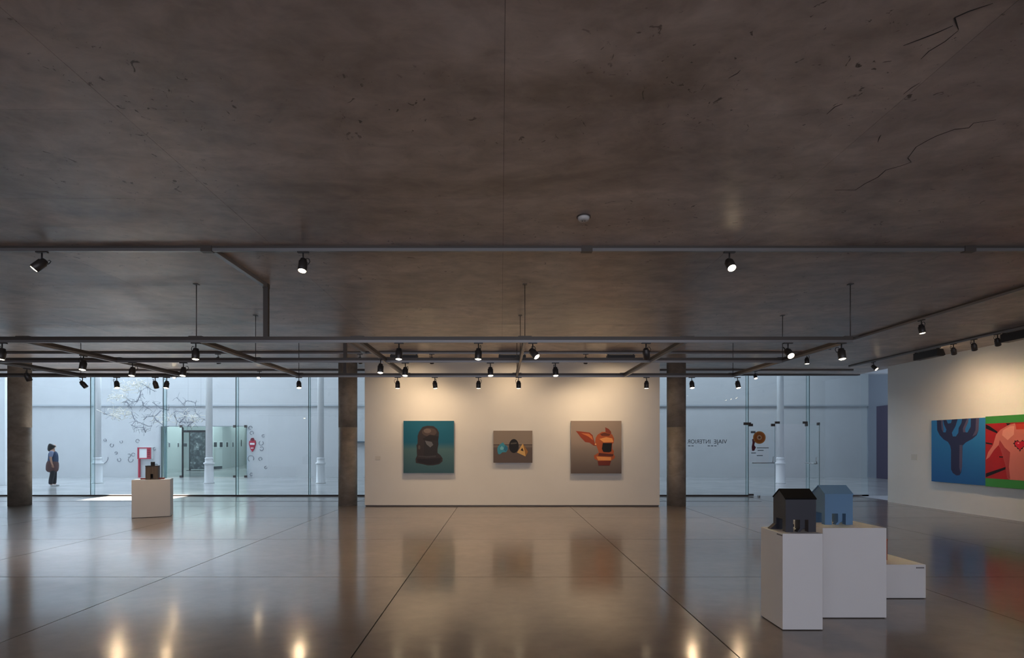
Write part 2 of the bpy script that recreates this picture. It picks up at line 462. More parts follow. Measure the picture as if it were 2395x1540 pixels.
def iron_column(px, label):
    t = thing('cast_iron_column', label, 'column', (WX(px, 21.0), 21.0, 0), 0, 'slender white columns in the hall')
    b = bmesh.new(); lathe(b, [(0.20, 0), (0.20, 0.03), (0.175, 0.05), (0.165, 0.72), (0.17, 0.78)], 24); obj('pedestal', b, M_IRON, t)
    b = bmesh.new(); lathe(b, [(0.17, 0.78), (0.205, 0.80), (0.205, 0.84), (0.15, 0.87), (0.15, 1.0), (0.16, 1.02), (0.15, 1.04), (0.128, 1.06)], 24); obj('collar', b, M_IRON, t)
    b = bmesh.new(); lathe(b, [(0.128, 1.06), (0.118, 8.0)], 24); obj('shaft', b, M_IRON, t)
iron_column(228, 'slender white iron column right of the standing person')
iron_column(489, 'slender white iron column in front of the far glass doors')
iron_column(750, 'slender white iron column left of the concrete column by the display wall')
iron_column(1825, 'slender white iron column behind the glass double door')
tag(obj('square_pier', boxm(-0.1, 0.1, -0.1, 0.1, 0, 8), M_IRON, None, (WX(11, 20), 20, 0), bevel=0.01), 'narrow white pier behind the glass at the left picture edge', 'pier')

# inner room behind the far glass screen
IR = mat('inner_white_wall', (0.74, 0.80, 0.80, 1), 0.7)
IRD = mat('inner_dark_skirting', (0.03, 0.035, 0.045, 1), 0.5)
def wall_strip(bm, pts, z0, z1, th):
    for (xa, ya), (xb, yb) in zip(pts, pts[1:]):
        dv = Vector((xb - xa, yb - ya)).normalized(); nrm = Vector((-dv.y, dv.x)) * th
        v = [bm.verts.new(c) for c in ((xa, ya, z0), (xb, yb, z0), (xb + nrm.x, yb + nrm.y, z0), (xa + nrm.x, ya + nrm.y, z0),
                                        (xa, ya, z1), (xb, yb, z1), (xb + nrm.x, yb + nrm.y, z1), (xa + nrm.x, ya + nrm.y, z1))]
        for f in ((3, 2, 1, 0), (4, 5, 6, 7), (0, 1, 5, 4), (1, 2, 6, 5), (2, 3, 7, 6), (3, 0, 4, 7)): bm.faces.new([v[i] for i in f])
def pxpts(l): return [(WX(p, Y), Y) for p, Y in l]
curve_r = pxpts([(482, 33.2), (500, 33.4), (520, 34.2), (540, 35.6), (555, 37.4), (570, 40.0), (582, 43.5)])
b = bmesh.new(); wall_strip(b, curve_r, 0, 3.3, 0.2)
struct('wall_inner_right', b, IR, 'curved white wall of the room behind the far glass doors')
b = bmesh.new(); wall_strip(b, [(x, y - 0.03) for x, y in curve_r], 0, 0.17, 0.025)
struct('baseboard_inner_right', b, IRD, 'dark skirting along the curved wall')
left_r = pxpts([(372, 27.3), (392, 28.4), (428, 31.0)])
b = bmesh.new(); wall_strip(b, left_r, 0, 3.3, 0.2)
struct('wall_inner_left', b, IR, 'white wall in the room behind the far glass doors')
b = bmesh.new(); wall_strip(b, [(x, y - 0.03) for x, y in left_r], 0, 0.14, 0.025)
struct('baseboard_inner_left', b, IRD, 'dark skirting along the left inner wall')
struct('wall_inner_back', boxm(WX(420, 36), WX(500, 36), 36, 36.2, 0, 3.3), IR, 'white back wall of the room behind the far glass doors')
struct('wall_inner_side_right', boxm(OX1 + 0.9, OX1 + 1.1, HY + 0.35, 44.3, 0, 3.3), IR, 'right side wall of the inner room')
struct('wall_inner_side_left', boxm(-31.2, -31.0, HY + 0.35, 44.3, 0, 3.3), IR, 'left side wall of the inner room')
struct('wall_inner_end', boxm(-31.0, OX1 + 0.9, 44.1, 44.3, 0, 3.3), IR, 'end wall of the inner room')
struct('ceiling_inner', boxm(-31.2, OX1 + 1.1, HY + 0.35, 44.3, 3.3, 3.5), IR, 'ceiling of the inner room')

# speckled dark screen in the inner room
spk = mat('speckled_dark_screen', (0.05, 0.06, 0.07, 1), 0.5)
nt = spk.node_tree
nt.links.new(ramp(nt, noise(nt, scaled(nt, 1, 1, 1), 5.0, 2, 0.7), [(0.45, (0.035, 0.045, 0.055)), (0.62, (0.16, 0.17, 0.18)), (0.72, (0.5, 0.52, 0.52))]), nt.nodes['Principled BSDF'].inputs['Base Color'])
t = thing('display_screen', 'tall dark speckled display panel behind the far glass doors', 'screen', (WX(463, 31.5), 31.5, 0))
obj('panel', boxm(-0.46, 0.46, -0.04, 0.04, 0.08, 2.35), spk, t)
obj('side_post', boxm(-0.52, -0.46, -0.05, 0.05, 0, 2.45), M_BLACKFRAME, t)
obj('side_post', boxm(0.46, 0.54, -0.05, 0.05, 0, 2.45), M_BLACKFRAME, t)
obj('top_beam', boxm(-0.9, 0.54, -0.05, 0.05, 2.35, 2.47), M_BLACKFRAME, t)
obj('base_plate', boxm(-0.6, 0.6, -0.2, 0.2, 0, 0.03), M_BLACKFRAME, t)

# far glass screen and its door
t = link('door_3', None); t['kind'] = 'structure'; t['label'] = 'green tinted glass screen and doors in the far hall wall'
spx = [376, 427, 489, 552, 578]
GY3 = HY - 0.12
for a, b_ in zip(spx, spx[1:]):
    x0, x1 = WX(a, GY3), WX(b_, GY3)
    pn = obj('pane', boxm(x0 + 0.01, x1 - 0.01, GY3 - 0.008, GY3 + 0.008, 0.03, OZ), M_GREENGLASS, t)
    obj('clip', boxm(x1 - 0.13, x1 - 0.01, GY3 - 0.03, GY3 + 0.03, OZ - 0.06, OZ + 0.06), M_BROWNRAIL, pn)
    obj('clip', boxm(x1 - 0.13, x1 - 0.01, GY3 - 0.03, GY3 + 0.03, 0.0, 0.1), M_BROWNRAIL, pn)
obj('end_post', boxm(WX(374, GY3), WX(378, GY3), GY3 - 0.06, GY3 + 0.06, 0, OZ), M_STEEL, t)
obj('top_rail', boxm(WX(376, GY3), WX(578, GY3), GY3 - 0.02, GY3 + 0.02, OZ, OZ + 0.03), M_STEEL, t)
obj('door_post', boxm(WX(426, GY3), WX(428.5, GY3), GY3 - 0.03, GY3 + 0.03, 0, OZ - 0.05), M_BLACKFRAME, t)
obj('door_head', boxm(WX(428, GY3), WX(489, GY3), GY3 - 0.03, GY3 + 0.03, WZ(1012, GY3), WZ(1007, GY3)), M_BLACKFRAME, t)

# framed photographs in the inner room
M_WHITEMAT = mat('white_mat_board', (0.85, 0.88, 0.88, 1), 0.6)
def photo(px, Y, py, w, h, tone, label, rz):
    t = thing('framed_photograph', label, 'photograph', (WX(px, Y), Y, WZ(py, Y)), rz, 'small photographs in the inner room')
    obj('mount', boxm(-w / 2, w / 2, -0.02, 0.01, -h / 2, h / 2), M_WHITEMAT, t)
    obj('print', boxm(-w * 0.38, w * 0.38, -0.026, -0.02, -h * 0.38, h * 0.3), mat('photo_print_%d' % int(tone * 1000), (tone, tone, tone * 1.2, 1), 0.4), t)
def on_wall(px, pts):
    k = (px - CX) / F
    for (xa, ya), (xb, yb) in zip(pts, pts[1:]):
        den = (xb - xa) - k * (yb - ya)
        f = (k * ya - xa) / den
        if -0.001 <= f <= 1.001: return ya + f * (yb - ya) , math.atan2(yb - ya, xb - xa)
for i, (px, wd) in enumerate(((503, 'leftmost'), (516.5, 'second from the left'), (530.5, 'third from the left'), (544, 'rightmost'))):
    Y, rz = on_wall(px, curve_r)
    photo(px, Y - 0.015, 1040, 0.36, 0.46, (0.05, 0.015, 0.03, 0.02)[i], 'small dark photograph on the curved inner wall, %s of its row' % wd, rz)
for i, (px, wd) in enumerate(((395, 'leftmost'), (416, 'middle'), (434, 'right'))):
    Y, rz = on_wall(px, left_r) if i < 2 else (35.99, 0.0)
    photo(px, Y - 0.015, 1041, 0.3, 0.34, (0.22, 0.08, 0.10)[i], 'small faded photograph seen through the left glass panel, %s of three' % wd, rz)
b = bmesh.new(); lathe(b, [(0.001, 0), (0.13, 0.0), (0.13, 0.03), (0.001, 0.03)], 24, Matrix.Diagonal((0.75, 1.9, 1, 1)), False)
oy, orz = on_wall(564, curve_r)
ov = obj('oval_plaque', b, M_BLACKFRAME, None, (WX(564, oy - 0.02), oy - 0.02, WZ(1037, oy)), (math.pi / 2, 0, orz))
tag(ov, 'dark oval plaque at the right end of the curved inner wall', 'plaque')

# fire hose cabinet
M_RED = mat('red_paint', (0.42, 0.03, 0.06, 1), 0.45)
M_DKRED = mat('dark_red_hose', (0.18, 0.015, 0.03, 1), 0.6)
t = thing('fire_hose_cabinet', 'red fire hose cabinet with glazed front on the far hall wall', 'hose cabinet', (WX(343, HY), HY, 0))
x0, x1, z0, z1 = WX(328, HY) - t.location.x, WX(359, HY) - t.location.x, WZ(1074, HY), WZ(1047, HY)
obj('cabinet_back', boxm(x0, x1, -0.16, 0, z0, z1), M_WHITEMAT, t)
for nm, a in (('frame_top', (x0, x1, -0.2, -0.16, z1 - 0.05, z1)), ('frame_bottom', (x0, x1, -0.2, -0.16, z0, z0 + 0.05)), ('frame_left', (x0, x0 + 0.06, -0.2, -0.16, z0 + 0.05, z1 - 0.05))):
    obj(nm, boxm(*a), M_RED, t)
sp = obj('side_panel', boxm(x1 - 0.19, x1, -0.2, -0.16, z0 + 0.05, z1 - 0.05), M_RED, t)
for k in range(4): obj('hose_coil', boxm(x1 - 0.15, x1 - 0.04, -0.215, -0.2, z0 + 0.1 + 0.1 * k, z0 + 0.15 + 0.1 * k), M_DKRED, sp)
obj('standpipe', boxm(x0 - 0.02, x0 + 0.05, -0.12, -0.05, 0, z0), M_RED, t)

# narrow ledge seen in the gap beside the display wall
t = thing('wall_ledge', 'narrow grey blue ledge seen between the concrete column and the display wall', 'ledge', (WX(850, HY), HY, WZ(1038, HY)))
obj('ledge_board', boxm(-0.5, 0.5, -0.22, 0.0, 0.05, 0.11), mat('grey_blue_ledge', (0.10, 0.14, 0.18, 1), 0.5), t, bevel=0.006)
obj('ledge_bracket', boxm(-0.35, -0.3, -0.18, 0.0, 0.0, 0.05), M_STEEL, t)
obj('ledge_bracket', boxm(0.3, 0.35, -0.18, 0.0, 0.0, 0.05), M_STEEL, t)

# red and white wall ornament
t = thing('wall_ornament', 'red and white pointed ornament right of the far glass doors', 'ornament', (WX(591, HY), HY, WZ(1040, HY)))
b = bmesh.new(); prism(b, [(-0.14, 0.16), (0.14, 0.2), (0.17, 0.05), (0.09, -0.22), (0.0, -0.36), (-0.09, -0.22), (-0.16, 0.02)], -0.06, 0); obj('body', b, M_RED, t)
obj('white_band', boxm(-0.1, 0.12, -0.075, -0.06, -0.02, 0.07), M_WHITEMAT, t)
b = bmesh.new(); prism(b, [(-0.1, 0.2), (0.1, 0.2), (0.04, 0.32), (-0.05, 0.3)], -0.05, 0); obj('crest', b, M_DKRED, t)
obj('lower_band', boxm(-0.06, 0.07, -0.07, -0.06, -0.2, -0.16), M_WHITEMAT, t)

# wire rings fixed to the hall wall
M_WIRE = mat('dark_grey_wire', (0.22, 0.23, 0.27, 1), 0.5, 0.4)
M_WHITEW = mat('white_gold_wire', (0.95, 0.9, 0.8, 1), 0.3, 0.0)
ringspec = [(240, 1072, 13), (262, 1042, 4), (279, 1076, 4), (302, 1066, 4), (306, 1076, 5.5), (284, 1034, 3), (322, 1032, 4), (246, 1030, 3), (272, 1060, 3), (312, 1064, 4),
            (366, 1090, 4), (362, 1050, 3), (586, 1001, 4), (589, 1013, 4), (587, 1073, 7), (611, 1037, 5), (612, 1050, 4.5), (609, 1074, 4), (616, 1020, 3), (622, 1094, 3), (588, 1110, 3)]
cnt = {}
for i, (px, py, r) in enumerate(sorted(ringspec)):
    side = 'left of the far glass doors' if px < 400 else 'right of the far glass doors'
    cnt[side] = cnt.get(side, -1) + 1
    size = 'large' if r > 6 else 'small'
    r = r * HY / F
    b = bmesh.new()
    a0 = rnd.uniform(0, 6.28); span = rnd.uniform(4.2, 5.6)
    pts = [(r * math.cos(a0 + span * k / 16), 0, r * rnd.uniform(0.95, 1.05) * math.sin(a0 + span * k / 16)) for k in range(17)]
    tube(b, pts, 0.011, 5)
    o = obj('wire_ring', b, M_WIRE, None, (WX(px, HY), HY - 0.015, WZ(py, HY)))
    tag(o, '%s wire ring on the wall %s, %s from left' % (size, side, ORD[cnt[side]]), 'wire ring', 'wire rings ' + side)

# hanging twig sculpture in the hall
def cp(x, y): return 200 + x / 7.983, 860 + y / 7.983
t = thing('hanging_twig_sculpture', 'hanging cloud of thin grey and white twigs above the far glass doors', 'sculpture', (WX(355, 20.5), 20.5, 2.4))
tl = Vector(t.location)
dark = [[(690, 650), (780, 640), (820, 700), (800, 740)], [(780, 580), (850, 640), (960, 640)], [(960, 650), (1000, 560), (1040, 420)], [(1070, 300), (1160, 370), (1300, 450)],
        [(1060, 640), (1075, 710), (1180, 770)], [(860, 820), (880, 900), (930, 1000), (1040, 1040), (1180, 1100), (1240, 1090)], [(850, 1070), (940, 1115), (1080, 1115)],
        [(1080, 980), (1150, 920), (1290, 915), (1420, 800)], [(1280, 920), (1330, 1000), (1400, 1040), (1480, 1110), (1560, 1100)], [(1600, 890), (1680, 820), (1850, 830), (1950, 820)],
        [(1660, 880), (1700, 980), (1760, 1040), (1870, 920)], [(1840, 840), (1860, 900), (1760, 1030)], [(1700, 560), (1760, 620), (1850, 720), (1860, 640), (1900, 620), (2040, 650), (2060, 720)],
        [(2040, 780), (2060, 850), (2160, 960), (2260, 990)], [(1800, 1030), (2000, 1020)], [(330, 860), (430, 890), (600, 930)], [(1080, 1120), (1120, 1220)], [(1250, 650), (1400, 760), (1560, 800)], [(2000, 880), (2020, 1010), (1900, 1100)]]
def place(pts, Y):
    out = []
    for k, (x, y) in enumerate(pts):
        px, py = cp(x, y); yy = Y + 0.12 * math.sin(3 * k)
        out.append(Vector((WX(px, yy), yy, WZ(py, yy))) - tl)
    return out
for i, pl in enumerate(dark):
    Y = 20.5 + rnd.uniform(-1.0, 1.0)
    main = place(pl, Y)
    b = bmesh.new(); tube(b, main, 0.012, 5)
    br = obj('branch', b, M_WIRE, t)
    b = bmesh.new()
    for k in range(16):
        a, c = rnd.choice(list(zip(main, main[1:])))
        p = a.lerp(c, rnd.random())
        dv = Vector((rnd.uniform(-1, 1), rnd.uniform(-0.4, 0.4), rnd.uniform(-1, 1))).normalized() * rnd.uniform(0.08, 0.3)
        tube(b, [p, p + dv * 0.5 + Vector((0, 0, 0.03)), p + dv], 0.005, 4)
    tw = obj('twigs', b, M_WIRE, br); tw['kind'] = 'stuff'
for i, (cx_, cy_, rx, ry, n) in enumerate(((600, 560, 140, 70, 46), (600, 870, 170, 80, 70), (720, 380, 160, 70, 40), (980, 320, 160, 60, 40), (1500, 960, 250, 90, 30), (2000, 930, 200, 120, 30))):
    b = bmesh.new()
    for k in range(n):
        x, y = cx_ + rnd.gauss(0, rx * 0.6), cy_ + rnd.gauss(0, ry * 0.6)
        px, py = cp(x, y); Y = 20.3 + rnd.uniform(-0.8, 0.8)
        p = Vector((WX(px, Y), Y, WZ(py, Y))) - tl
        dv = Vector((rnd.uniform(-1, 1), rnd.uniform(-0.3, 0.3), rnd.uniform(-0.5, 0.5))).normalized() * rnd.uniform(0.04, 0.16)
        tube(b, [p - dv, p + dv], 0.009, 4)
    o = obj('white_twigs', b, M_WHITEW, t); o['kind'] = 'stuff'
for px, Y in ((260, 20.2), (300, 20.6), (345, 20.4), (392, 20.5), (440, 20.7), (470, 20.3)):
    b = bmesh.new(); tube(b, [Vector((WX(px, Y), Y, 2.9 + rnd.uniform(0, 0.8))) - tl, Vector((WX(px, Y), Y, 8.0)) - tl], 0.0025, 4); obj('hanging_wire', b, M_WIRE, t)

# ------------------------------------------------------------------ vinyl lettering and graphic on the right glass
def text_mesh(name, body, size, m, parent, loc, rot, sx=1.0):
    c = bpy.data.curves.new(name, 'FONT')
    c.body = body; c.size = size; c.extrude = 0.001; c.align_x = 'LEFT'
    o = bpy.data.objects.new(name, c); col.objects.link(o)
    bpy.context.view_layer.update()
    me = bpy.data.meshes.new_from_object(o.evaluated_get(bpy.context.evaluated_depsgraph_get()))
    bpy.data.objects.remove(o)
    me.name = name
    me.transform(Matrix.Diagonal((sx, 1, 1, 1)))
    me.materials.clear(); me.materials.append(m)
    return link(name, me, parent, loc, rot), me
M_VINYL = mat('dark_vinyl_letters', (0.035, 0.045, 0.055, 1), 0.6)
M_VINYL2 = mat('grey_vinyl_letters', (0.13, 0.16, 0.19, 1), 0.6)
lx1 = WX(1701, GY + 0.01)
t = thing('wall_lettering', 'dark letters VIAJE INTERIOR seen mirrored on the right glass', 'lettering', (lx1, GY + 0.012, WZ(1038, GY)))
for wd, pa, pb in (('VIAJE', 1670, 1701), ('INTERIOR', 1608, 1662)):
    o, me = text_mesh('heading_word', wd, 0.178, M_VINYL, t, (WX(pb, GY) - lx1, 0, 0), (math.pi / 2, 0, math.pi))
    xa, xb = min(v.co.x for v in me.vertices), max(v.co.x for v in me.vertices)
    me.transform(Matrix.Translation((-xa, 0, 0))); me.transform(Matrix.Diagonal(((pb - pa) * GY / F / (xb - xa), 1, 1, 1)))
for k in range(9):
    if k not in (2, 3, 4, 5): obj('small_caption_mark', boxm(-1.2 + 0.1 * k, -1.2 + 0.1 * k + 0.07, 0.0, 0.002, -0.085, -0.06), M_VINYL2, t)

M_ORANGE = mat('orange_vinyl', (0.42, 0.12, 0.012, 1), 0.6)
M_CREAM = mat('cream_vinyl', (0.62, 0.5, 0.34, 1), 0.6)
M_MAROON = mat('maroon_vinyl', (0.13, 0.012, 0.03, 1), 0.6)
M_ORL = mat('light_orange_vinyl', (0.55, 0.24, 0.06, 1), 0.6)
def disc(r, y0, y1, n=28, cx=0, cz=0):
    b = bmesh.new(); prism(b, [(cx + r * math.cos(2 * math.pi * k / n), cz + r * math.sin(2 * math.pi * k / n)) for k in range(n)], y0, y1); return b
YG = GY - 0.012
t = thing('door_poster_graphic', 'orange disc and red figure poster graphic on the left door leaf', 'poster', (WX(1776, YG), YG, WZ(1024, YG)))
k_ = YG / F
obj('outer_disc', disc(14.8 * k_, -0.002, 0), M_ORL, t)
obj('orange_disc', disc(12.0 * k_, -0.004, -0.002), M_ORANGE, t)
obj('cream_ring', disc(5.5 * k_, -0.006, -0.004), M_CREAM, t)
obj('inner_disc', disc(3.4 * k_, -0.008, -0.006), M_ORANGE, t)
obj('centre_dot', disc(1.5 * k_, -0.010, -0.008), M_VINYL, t)
b = bmesh.new(); prism(b, [(p * k_, q * k_) for p, q in ((-17, -4), (-14, -3), (-13, -8), (-10, -10), (-12, -18), (-8, -23), (-12, -31), (-17, -31), (-18, -22), (-16, -12))], -0.004, 0); obj('red_figure', b, M_MAROON, t)
obj('logo_bar', boxm(-20 * k_, -9 * k_, -0.002, 0, 10 * k_, 15 * k_), M_VINYL2, t)
for q, (a, c) in enumerate(((-6, 22), (-4, 10), (-19, -8), (-6, 8))):
    obj('text_line', boxm(a * k_, c * k_, -0.002, 0, (-25 - 6 * q) * k_, (-23.2 - 6 * q) * k_), M_VINYL2, t)

# ------------------------------------------------------------------ paintings
def gradient_mat(name, c0, c1, z0, z1, c2=None, rough=0.55):
    m = mat(name, c0, rough, spec=0.3)
    nt = m.node_tree
    tc = nt.nodes.new('ShaderNodeTexCoord'); sx = nt.nodes.new('ShaderNodeSeparateXYZ'); mr = nt.nodes.new('ShaderNodeMapRange')
    nt.links.new(tc.outputs['Object'], sx.inputs[0]); nt.links.new(sx.outputs['Z'], mr.inputs[0])
    mr.inputs[1].default_value = z0; mr.inputs[2].default_value = z1
    stops = [(0.0, c0), (1.0, c1)] if c2 is None else [(0.0, c0), (0.45, c1), (0.58, c2), (1.0, c2)]
    nt.links.new(ramp(nt, mr.outputs[0], stops), nt.nodes['Principled BSDF'].inputs['Base Color'])
    return m
def art(c): return mat('paint_%d_%d_%d' % c, rgb(*c), 0.5, spec=0.3)
M_CANVAS = mat('canvas_edge', (0.55, 0.52, 0.48, 1), 0.8)

def painting(name, label, x0, x1, y0, y1, box_px, face_mat, shapes, conv):
    w = (x1 - x0) * (PY - 0.05) / F; h = (y1 - y0) * (PY - 0.05) / F
    t = thing(name, label, 'painting', (WX((x0 + x1) / 2, PY - 0.05), PY - 0.024, WZ(y1, PY - 0.05)))
    obj('canvas', boxm(-w / 2, w / 2, -0.045, 0, 0, h), M_CANVAS, t)
    obj('painted_face', boxm(-w / 2, w / 2, -0.048, -0.045, 0, h), face_mat, t)
    for i, (nm, colr, pts) in enumerate(shapes):
        b = bmesh.new()
        prism(b, [((conv(x, y)[0] - 0.5) * w, conv(x, y)[1] * h) for x, y in pts], -0.0485 - 0.0006 * (i + 1), -0.047)
        obj(nm, b, art(colr), t)
    return t
def ell(cx, cy, rx, ry, n=24): return [(cx + rx * math.cos(2 * math.pi * k / n), cy + ry * math.sin(2 * math.pi * k / n)) for k in range(n)]

BR = 1.0
g1 = gradient_mat('teal_ground', rgb(56, 92, 104), rgb(78, 112, 118), 0.0, 1.33, rgb(26, 96, 122))
painting('helmet_painting', 'square teal painting of a dark helmet bust', 944, 1062, 985, 1107, None, g1, [
    ('bust_outline', (52, 46, 48), [(480, 275), (560, 255), (660, 262), (720, 310), (748, 370), (742, 450), (735, 500), (740, 560), (725, 640), (725, 700), (770, 735), (808, 790), (805, 840), (750, 885), (650, 905), (560, 905), (480, 885), (370, 865), (365, 800), (390, 745), (385, 690), (385, 620), (380, 580), (400, 540), (400, 420), (420, 360)]),
    ('crown_tone', (76, 64, 62), ell(590, 360, 120, 70)),
    ('crown_highlight', (104, 92, 88), ell(560, 340, 60, 38)),
    ('brow_shadow', (38, 33, 34), [(480, 470), (600, 400), (745, 430), (735, 500), (510, 495)]),
    ('face_plate', (44, 42, 44), [(510, 500), (735, 505), (722, 640), (715, 745), (500, 750)]),
    ('face_highlight', (98, 98, 104), [(520, 500), (630, 520), (655, 570), (605, 610), (545, 560)]),
    ('collar_band', (66, 62, 66), [(405, 745), (560, 752), (705, 740), (690, 770), (560, 778), (410, 765)]),
    ('collar_shadow', (36, 32, 36), [(385, 790), (560, 800), (790, 780), (760, 860), (600, 890), (400, 850)]),
    ('ear_detail', (82, 72, 70), ell(425, 610, 18, 34))],
    None or (lambda x, y: ((x - 168) / 825, 1 - (y - 175) / 855)))
g2 = gradient_mat('grey_table_ground', rgb(96, 84, 80), rgb(98, 86, 82), 0.0, 0.82, rgb(146, 132, 120))
painting('crystal_painting', 'small grey painting of a blue crystal, black ball and yellow triangle', 1154, 1245, 1008, 1083, None, g2, [
    ('table_edge', (74, 64, 62), [(172, 572), (812, 572), (812, 586), (172, 586)]),
    ('black_ball', (30, 26, 24), ell(508, 597, 80, 116)),
    ('ball_band', (82, 76, 68), [(455, 545), (555, 535), (555, 560), (455, 568)]),
    ('crystal', (64, 146, 170), [(330, 535), (360, 580), (400, 600), (410, 650), (380, 700), (320, 700), (280, 735), (250, 730), (240, 690), (235, 640), (250, 600), (290, 560)]),
    ('crystal_facet', (120, 186, 200), [(310, 595), (345, 630), (330, 660), (290, 660), (280, 630)]),
    ('crystal_shade', (44, 112, 146), [(360, 590), (400, 605), (405, 650), (370, 690), (340, 650)]),
    ('yellow_triangle', (214, 172, 106), [(655, 555), (740, 690), (700, 770), (560, 705)]),
    ('triangle_shade', (160, 112, 58), [(655, 555), (740, 690), (700, 770), (690, 700)]),
    ('triangle_hole', (44, 32, 26), [(648, 625), (668, 685), (618, 668)])],
    lambda x, y: ((x - 172) / 640, 1 - (y - 342) / 533))
g3 = gradient_mat('warm_grey_ground', rgb(98, 86, 82), rgb(134, 122, 114), 0.0, 1.33, rgb(150, 134, 124))
painting('winged_helmet_painting', 'square grey painting of a copper winged helmet', 1335, 1453, 985, 1108, None, g3, [
    ('helmet', (168, 84, 46), [(1860, 460), (1890, 410), (1960, 365), (2050, 365), (2130, 410), (2160, 470), (2155, 540), (2130, 560), (2130, 640), (2160, 680), (2150, 720), (2175, 770), (2160, 800), (2110, 830), (2090, 910), (1910, 910), (1890, 830), (1840, 800), (1830, 750), (1910, 700), (1895, 650), (1870, 590), (1850, 530)]),
    ('left_wing', (142, 60, 34), [(1535, 350), (1640, 360), (1760, 375), (1810, 420), (1825, 480), (1845, 545), (1870, 590), (1830, 590), (1760, 540), (1690, 530), (1620, 460), (1575, 400)]),
    ('wing_light', (196, 112, 66), [(1620, 385), (1750, 395), (1800, 440), (1815, 500), (1740, 440)]),
    ('right_wing', (128, 58, 42), [(2015, 290), (2070, 315), (2110, 360), (2115, 400), (2020, 370)]),
    ('crown_shade', (104, 52, 34), [(1930, 400), (2000, 375), (2100, 400), (2080, 430), (1960, 430)]),
    ('brow_glow', (226, 150, 86), [(1920, 480), (2030, 450), (2130, 470), (2150, 530), (1990, 535)]),
    ('visor', (22, 20, 18), [(1975, 545), (2125, 545), (2115, 680), (2080, 695), (1985, 690), (1960, 640)]),
    ('collar', (222, 146, 84), [(1870, 765), (2110, 775), (2110, 830), (1900, 828)]),
    ('collar_shade', (110, 44, 32), [(1890, 840), (2110, 832), (2085, 910), (1905, 910)]),
    ('rivet', (236, 170, 110), ell(1857, 565, 12, 12)),
    ('neck_shadow', (92, 44, 34), [(1915, 705), (2060, 720), (2150, 725), (2140, 760), (1900, 750)])],
    lambda x, y: ((x - 1455) / 825, 1 - (y - 185) / 855))

# two large paintings on the right wall
XP = XR - 0.08
def rw(x, y):
    px, py = 2160 + x / 7.0, 950 + y / 7.0
    Y = XP * F / (px - CX)
    return Y, WZ(py, Y)
YA0, YA1 = XP * F / (2178.5 - CX), XP * F / (2304.3 - CX)
ZB0, ZB1 = 0.675, 2.165
g4 = gradient_mat('blue_ground', rgb(34, 96, 160), rgb(52, 136, 200), 0.0, 1.49)
t = thing('blue_fork_painting', 'blue painting of a dark purple branching fork on the right wall', 'painting', (XR - 0.024, YA0, ZB0), -math.pi / 2)
W4 = YA0 - YA1
obj('canvas', boxm(0, W4, -0.05, 0, 0, ZB1 - ZB0), M_CANVAS, t)
obj('painted_face', boxm(0, W4, -0.055, -0.05, 0, ZB1 - ZB0), g4, t)
def rshape(parent, nm, colr, pts, lvl, y0, z0, zmax, umax=9):
    b = bmesh.new(); out = []
    for x, y in pts:
        Y, z = rw(x, y)
        out.append((min(max(y0 - Y, 0), umax), min(max(z - z0, 0.0), zmax)))
    prism(b, out, -0.0555 - 0.0006 * lvl, -0.053)
    obj(nm, b, art(colr), parent)
fork = [(218, 232), (225, 400), (265, 480), (330, 550), (400, 590), (435, 650), (450, 720), (450, 1040), (480, 1100), (540, 1140), (590, 1135), (615, 1090), (630, 1000), (635, 800), (640, 650), (690, 600), (800, 540), (870, 480), (900, 400), (910, 185)]
hz = ZB1 - ZB0
rshape(t, 'fork', (44, 48, 84), fork, 1, YA0, ZB0, hz, W4)
rshape(t, 'stem_light', (92, 84, 112), [(590, 640), (636, 640), (632, 1000), (604, 1095), (585, 1000)], 2, YA0, ZB0, hz, W4)
rshape(t, 'tine_light', (92, 84, 112), [(860, 195), (910, 190), (900, 400), (860, 470), (800, 500), (850, 400)], 2, YA0, ZB0, hz, W4)
rshape(t, 'gap', (44, 118, 182), [(285, 232), (298, 380), (322, 432), (360, 435), (375, 390), (335, 300), (322, 232)], 3, YA0, ZB0, hz, W4)
rshape(t, 'gap', (44, 118, 182), [(375, 228), (400, 290), (450, 280), (465, 225)], 3, YA0, ZB0, hz, W4)
rshape(t, 'gap', (44, 118, 182), [(560, 218), (525, 330), (465, 440), (480, 500), (530, 500), (570, 440), (575, 360), (620, 280), (632, 210)], 3, YA0, ZB0, hz, W4)
rshape(t, 'gap', (44, 118, 182), [(715, 208), (645, 370), (650, 430), (720, 435), (772, 340), (775, 200)], 3, YA0, ZB0, hz, W4)
rshape(t, 'gap_light', (96, 88, 116), [(285, 232), (298, 380), (322, 432), (330, 400), (318, 300), (318, 232)], 4, YA0, ZB0, hz, W4)
rshape(t, 'gap_light', (96, 88, 116), [(715, 208), (645, 370), (650, 430), (690, 432), (680, 380), (730, 270), (740, 204)], 4, YA0, ZB0, hz, W4)

